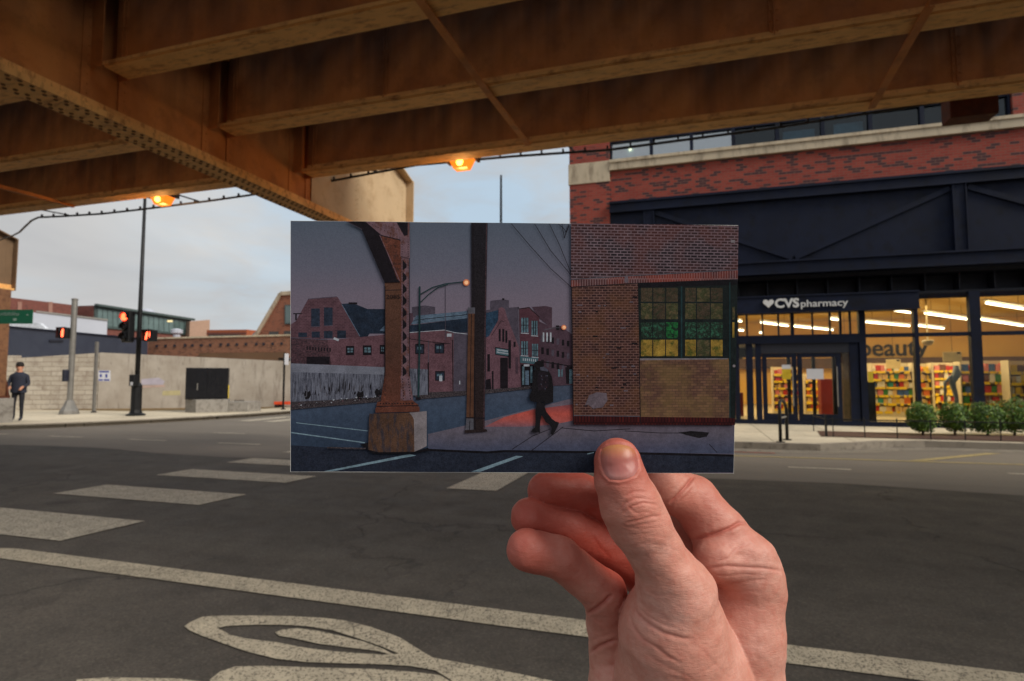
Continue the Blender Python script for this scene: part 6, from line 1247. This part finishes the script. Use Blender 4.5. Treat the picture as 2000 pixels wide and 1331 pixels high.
dg = bpy.context.evaluated_depsgraph_get(); hand_me = bpy.data.meshes.new_from_object(tmp.evaluated_get(dg))
bpy.data.objects.remove(tmp); bpy.data.meshes.remove(me0); hand_me.name = 'hand'
nv = len(hand_me.vertices); P = np.empty(nv * 3, np.float32); hand_me.vertices.foreach_get('co', P); P = P.reshape(-1, 3)
P = settle(P, 1); N = grad(P)
PXX = CX + F * P[:, 0] / -P[:, 2]; PYY = CY - F * P[:, 1] / -P[:, 2]
def polydist(pts):
    d = np.full(nv, 1e9, np.float32); tt = np.zeros(nv, np.float32)
    pts = np.array(pts, float); L = np.r_[0, np.cumsum(np.linalg.norm(np.diff(pts, axis=0), axis=1))]
    for k in range(len(pts) - 1):
        a, b = pts[k], pts[k + 1]; ba = b - a
        qx, qy = PXX - a[0], PYY - a[1]; h = np.clip((qx * ba[0] + qy * ba[1]) / (ba @ ba), 0, 1)
        e = np.hypot(qx - h * ba[0], qy - h * ba[1]); m = e < d; d[m] = e[m]; tt[m] = (L[k] + h[m] * (L[k + 1] - L[k])) / L[-1]
    return d, tt
def c7(*p): return [(950 + x / 2.711, 840 + y / 2.711) for x, y in p]
FRONT = np.clip((N[:, 2] - .05) * 3, 0, 1)
disp = np.zeros(nv, np.float32); crease_col = np.zeros(nv, np.float32)
def crease(pts, w, dep, zmin=-400, zmax=-100, puff=.16):
    global disp, crease_col
    dep = dep if dep > .8 else dep * .56
    d, t = polydist(pts); fade = np.clip(np.minimum(t, 1 - t) * 6, 0, 1) ** .7
    m = FRONT * fade * (P[:, 2] > zmin) * (P[:, 2] < zmax)
    disp -= (dep * m * np.exp(-(d / w) ** 2)).astype(np.float32)
    disp += (dep * puff * m * np.exp(-((d - 2.6 * w) / (1.3 * w)) ** 2)).astype(np.float32)
    crease_col += (m * np.exp(-(d / (w * 1.5)) ** 2) * min(1, dep * 1.6)).astype(np.float32)
TZ = -244
for pts, w, dep, z in [
    (c7((700, 428), (735, 388), (790, 362), (850, 366), (890, 372)), 2.6, .42, TZ), (c7((722, 448), (770, 405), (830, 385), (880, 392), (915, 402)), 2.4, .5, TZ),
    (c7((745, 398), (790, 440), (835, 436), (880, 440)), 2.6, .38, TZ), (c7((735, 492), (800, 480), (860, 462), (930, 452)), 2.6, .5, TZ),
    (c7((720, 470), (790, 462), (850, 446)), 2.2, .25, TZ), (c7((728, 350), (780, 326), (850, 330)), 2.4, .28, TZ), (c7((745, 515), (830, 500), (920, 486)), 2.2, .22, TZ),
    (c7((700, 500), (760, 520), (840, 522), (950, 512)), 2.2, .16, TZ), (c7((730, 560), (800, 556), (900, 560), (980, 580)), 2.4, .12, TZ),
    (c7((770, 615), (860, 600), (960, 620), (1030, 650)), 2.4, .11, TZ), (c7((790, 680), (880, 650), (960, 665), (1040, 700)), 2.6, .1, TZ),
    (c7((600, 210), (605, 250), (650, 285), (700, 292), (745, 280), (795, 250)), 2.6, .3, TZ),
    (c7((775, 925), (800, 975), (860, 1030), (940, 1075), (1040, 1105), (1100, 1108)), 3.4, .7, -300), (c7((757, 960), (775, 1040), (830, 1110), (900, 1150), (960, 1200), (1040, 1240)), 3.2, .55, -300),
    
    (c7((795, 935), (850, 985), (930, 1030), (990, 1050)), 2.8, .3, -300), (c7((860, 850), (900, 880), (980, 870)), 2.8, .18, -300),
    (c7((535, 972), (580, 950), (625, 915), (668, 868)), 3.4, 1.0, -300), (c7((530, 1190), (590, 1150), (640, 1128), (697, 1112)), 3.2, .9, -300),
    (c7((548, 1120), (600, 1095), (660, 1080)), 2.6, .25, -300),
    (c7((1075, 596), (1130, 572), (1220, 548), (1290, 520), (1340, 492), (1400, 500)), 3.4, .9, -300), (c7((1138, 748), (1190, 730), (1280, 722), (1380, 728), (1480, 735), (1580, 750)), 3.2, .7, -300),
    (c7((1210, 700), (1280, 680), (1300, 650), (1340, 620), (1400, 600)), 2.8, .35, -300), (c7((1220, 810), (1300, 818), (1400, 800), (1500, 790)), 2.6, .3, -300),
    (c7((1230, 850), (1320, 860), (1400, 850), (1470, 860)), 2.6, .22, -300), (c7((1235, 905), (1330, 900), (1400, 905)), 2.6, .15, -300),
    (c7((1190, 770), (1290, 775), (1380, 765), (1450, 770)), 2.4, .25, -300), (c7((1250, 960), (1350, 950), (1450, 980)), 2.8, .14, -300),
    (c7((968, 395), (1010, 355), (1060, 300), (1105, 235)), 3.2, .9, -320), (c7((1000, 400), (1060, 350), (1100, 300)), 2.6, .35, -320), (c7((1060, 560), (1150, 470), (1260, 400)), 3, .1, -300),
    (c7((560, 560), (600, 620), (660, 680)), 3, .3, -300), (c7((1045, 600), (1060, 640), (1075, 680)), 3, .3, -300),
    (c7((840, 1180), (960, 1260), (1100, 1320)), 3, .2, -300), (c7((1130, 1150), (1220, 1250), (1300, 1331)), 3.6, .15, -300), (c7((1400, 940), (1430, 1100), (1440, 1300)), 6, .2, -300)]:
    crease(pts, w, dep, z)
# knuckle and tendon swell, pads of the palm
def swell(cx, cy, rx, ry, a, ang=0.):
    global disp
    dx, dy = PXX - cx, PYY - cy; ca, sa = math.cos(ang), math.sin(ang); u = (dx * ca + dy * sa) / rx; v = (-dx * sa + dy * ca) / ry
    disp += (a * FRONT * np.exp(-(u * u + v * v))).astype(np.float32)
swell(1335, 1135, 38, 30, 1.1, .6); swell(1390, 1165, 22, 40, -.6, -.3); swell(1460, 1075, 50, 18, .9); swell(1445, 1085, 16, 8, -.5); swell(1480, 1180, 40, 30, .9)
swell(1225, 1290, 18, 60, -.6, -.4); swell(1440, 1270, 20, 60, -.7, -.25); swell(1232, 975, 30, 18, .5, .3)
# nail bed: a shallow seat with raised folds
NAIL = c7((612, 100), (650, 82), (700, 76), (750, 84), (785, 105), (800, 150), (805, 205), (785, 240), (745, 258), (700, 266), (655, 262), (630, 235), (612, 195), (603, 145))
nd, _ = polydist(NAIL + NAIL[:1])
poly = np.array(NAIL); inside = np.zeros(nv, bool); j = len(poly) - 1
for i in range(len(poly)):
    xi, yi = poly[i]; xj, yj = poly[j]
    inside ^= ((yi > PYY) != (yj > PYY)) & (PXX < (xj - xi) * (PYY - yi) / (yj - yi + 1e-9) + xi); j = i
tm = FRONT * (P[:, 2] > TZ)
sd = np.where(inside, -nd, nd)
disp += (tm * (.28 * np.exp(-((sd - 5) / 4.) ** 2) - .35 * np.exp(-(sd / 2.2) ** 2) - .35 * np.clip(-sd / 8, 0, 1))).astype(np.float32)
# fine lumps all over
def vnoise(Q, s, seed):
    r = np.random.default_rng(seed); T = r.random((32, 32, 32)).astype(np.float32); q = Q * s + 100; i = np.floor(q).astype(int); f = q - i; f = f * f * (3 - 2 * f); o = 0
    for a in (0, 1):
        for b in (0, 1):
            for c in (0, 1):
                w = (f[:, 0] if a else 1 - f[:, 0]) * (f[:, 1] if b else 1 - f[:, 1]) * (f[:, 2] if c else 1 - f[:, 2])
                o = o + w * T[(i[:, 0] + a) % 32, (i[:, 1] + b) % 32, (i[:, 2] + c) % 32]
    return o - .5
disp += .55 * vnoise(P, .12, 1) + .28 * vnoise(P, .3, 2) + .1 * vnoise(P, .8, 3)
HP = P + N * disp[:, None]
hand_me.vertices.foreach_set('co', (HP / 1000).ravel()); hand_me.polygons.foreach_set('use_smooth', [True] * len(hand_me.polygons)); hand_me.update()
# flush: redder finger tips, knuckles and creases, plus painted shade on curled fingers
fl = np.zeros(nv, np.float32)
for c, s in ((THUMB[0], 1.), (THUMB[2], .35), (MIDDLE[-1], 1.), (RING[-1], 1.), (PINKY[-1], 1.), (INDEX[-1], .8), (MIDDLE[-2], .7), (RING[-2], .7), (PINKY[-2], .7), (INDEX[2], .6), (INDEX[1], .4), (PINKY[2], .5)):
    fl = np.maximum(fl, s * np.exp(-(np.linalg.norm(P - c[0], axis=1) / 17.) ** 2))
curlshade = np.clip((-P[:, 2] - 243) / 12, 0, 1) * np.clip((1330 - PXX) / 90, 0, 1) * np.clip((1230 - PYY) / 80, 0, 1)  # curled fingers behind: shade and redness painted in by depth
fl = np.clip(np.maximum(fl, .9 * curlshade) + .4 * np.clip(crease_col, 0, 1), 0, 1)
at = hand_me.attributes.new('flush_shade', 'FLOAT', 'POINT'); at.data.foreach_set('value', fl.astype(np.float32))
t = NT('skin'); v = t.coord('Object')
an = t.new('ShaderNodeAttribute', attribute_name='flush_shade')
basec = t.ramp(t.noise(v, 55, 5, .6), [(.3, srgb(192, 130, 114)), (.5, srgb(200, 142, 126)), (.72, srgb(212, 160, 146))])
basec = t.mix(t.ramp(t.noise(v, 260, 4, .65), [(.45, 0), (.75, .45)]), basec, srgb(188, 106, 90))
basec = t.mix(t.math('MULTIPLY', an.outputs['Fac'], .9), basec, srgb(166, 60, 46))
t.base(basec); t.rough(t.ramp(t.noise(v, 400, 3), [(.3, .42), (.7, .6)]))
t.b.inputs['Subsurface Weight'].default_value = .10; t.b.inputs['Subsurface Radius'].default_value = (1, .35, .2); t.b.inputs['Subsurface Scale'].default_value = .0022
t.b.inputs['Specular IOR Level'].default_value = .42
vs = t.coord('Object', (1, 1.9, 1), (0, 0, .5))
vo = t.new('ShaderNodeTexVoronoi', feature='DISTANCE_TO_EDGE'); t.l.new(vs, vo.inputs['Vector']); vo.inputs['Scale'].default_value = 1100
b1 = t.bump(t.math('MULTIPLY', vo.outputs['Distance'], 1.), .22, .0004)
b2 = t.bump(t.noise(t.coord('Object', (1, 3.2, 1), (0, 0, .35)), 320, 5, .65), .35, .0007, b1)
b3 = t.bump(t.noise(v, 130, 4, .6), .25, .0012, b2)
hand_me.materials.clear(); hand_me.materials.append(t.m); SKIN = t.m
hand = bpy.data.objects.new('hand', hand_me); COL.objects.link(hand); hand.matrix_world = CAMM
tag(hand, "photographer's bare pale hand pinching a photo print between thumb and forefinger", 'hand')
# thumb nail: a thin curved plate lying in its seat
bv = BVHTree.FromPolygons([Vector(x) for x in HP], [tuple(p.vertices) for p in hand_me.polygons])
cxn, cyn = np.mean(poly[:, 0]), np.mean(poly[:, 1]); mb = MB(); rings = 9; seg = 48
pl = []
for k in range(seg):
    s_ = k / seg * len(poly); i = int(s_); f_ = s_ - i; a, b = poly[i % len(poly)], poly[(i + 1) % len(poly)]; pl.append(a + (b - a) * f_)
pl = np.array(pl); pl = (np.roll(pl, 1, 0) + pl * 2 + np.roll(pl, -1, 0)) / 4
def hitz(x, y):
    dr = Vector(((x - CX) / F, -(y - CY) / F, -1)).normalized(); h = bv.ray_cast(Vector((0, 0, 0)), dr); return h[0], dr
hit0, dr0 = hitz(cxn, cyn); mb.v.append(tuple((hit0 - dr0 * .62) / 1000))
for r in range(1, rings + 1):
    q = r / rings
    for k in range(seg):
        x, y = cxn + (pl[k][0] - cxn) * q, cyn + (pl[k][1] - cyn) * q; h, dr = hitz(x, y)
        lift = .62 - .5 * max(0, (q - .75) / .25) ** 2 if y > 885 else .62 - .1 * max(0, (q - .8) / .2)
        mb.v.append(tuple((h - dr * lift) / 1000))
for k in range(seg): mb.f.append((0, 1 + k, 1 + (k + 1) % seg)); mb.mi.append(0)
for r in range(rings - 1):
    for k in range(seg):
        l = (k + 1) % seg; mb.f.append((1 + r * seg + k, 1 + (r + 1) * seg + k, 1 + (r + 1) * seg + l, 1 + r * seg + l)); mb.mi.append(0)
t = NT('nail_plate'); v = t.coord('Object')
sp = t.new('ShaderNodeSeparateXYZ'); t.l.new(v, sp.inputs[0])
ny = lambda py: -(py - CY) / F * .2215
band = t.ramp(t.math('MULTIPLY_ADD', t.math('ADD', sp.outputs[1], t.math('MULTIPLY', t.noise(v, 180, 2), .0012)), 1 / (ny(866) - ny(940)), -ny(940) / (ny(866) - ny(940))),
    [(.0, srgb(188, 132, 126)), (.2, srgb(184, 122, 116)), (.34, srgb(168, 98, 92)), (.62, srgb(166, 92, 82)), (.8, srgb(174, 104, 74)), (.9, srgb(176, 116, 72))])
t.base(band); t.rough(.42); t.b.inputs['Coat Weight'].default_value = .0; t.b.inputs['Subsurface Weight'].default_value = .15; t.b.inputs['Subsurface Scale'].default_value = .002
t.bump(t.noise(t.coord('Object', (9, 1, 1)), 160, 2), .12, .0004)
nail = obj('thumb_nail', mb, t.m, None, smooth=True); nail.parent = hand
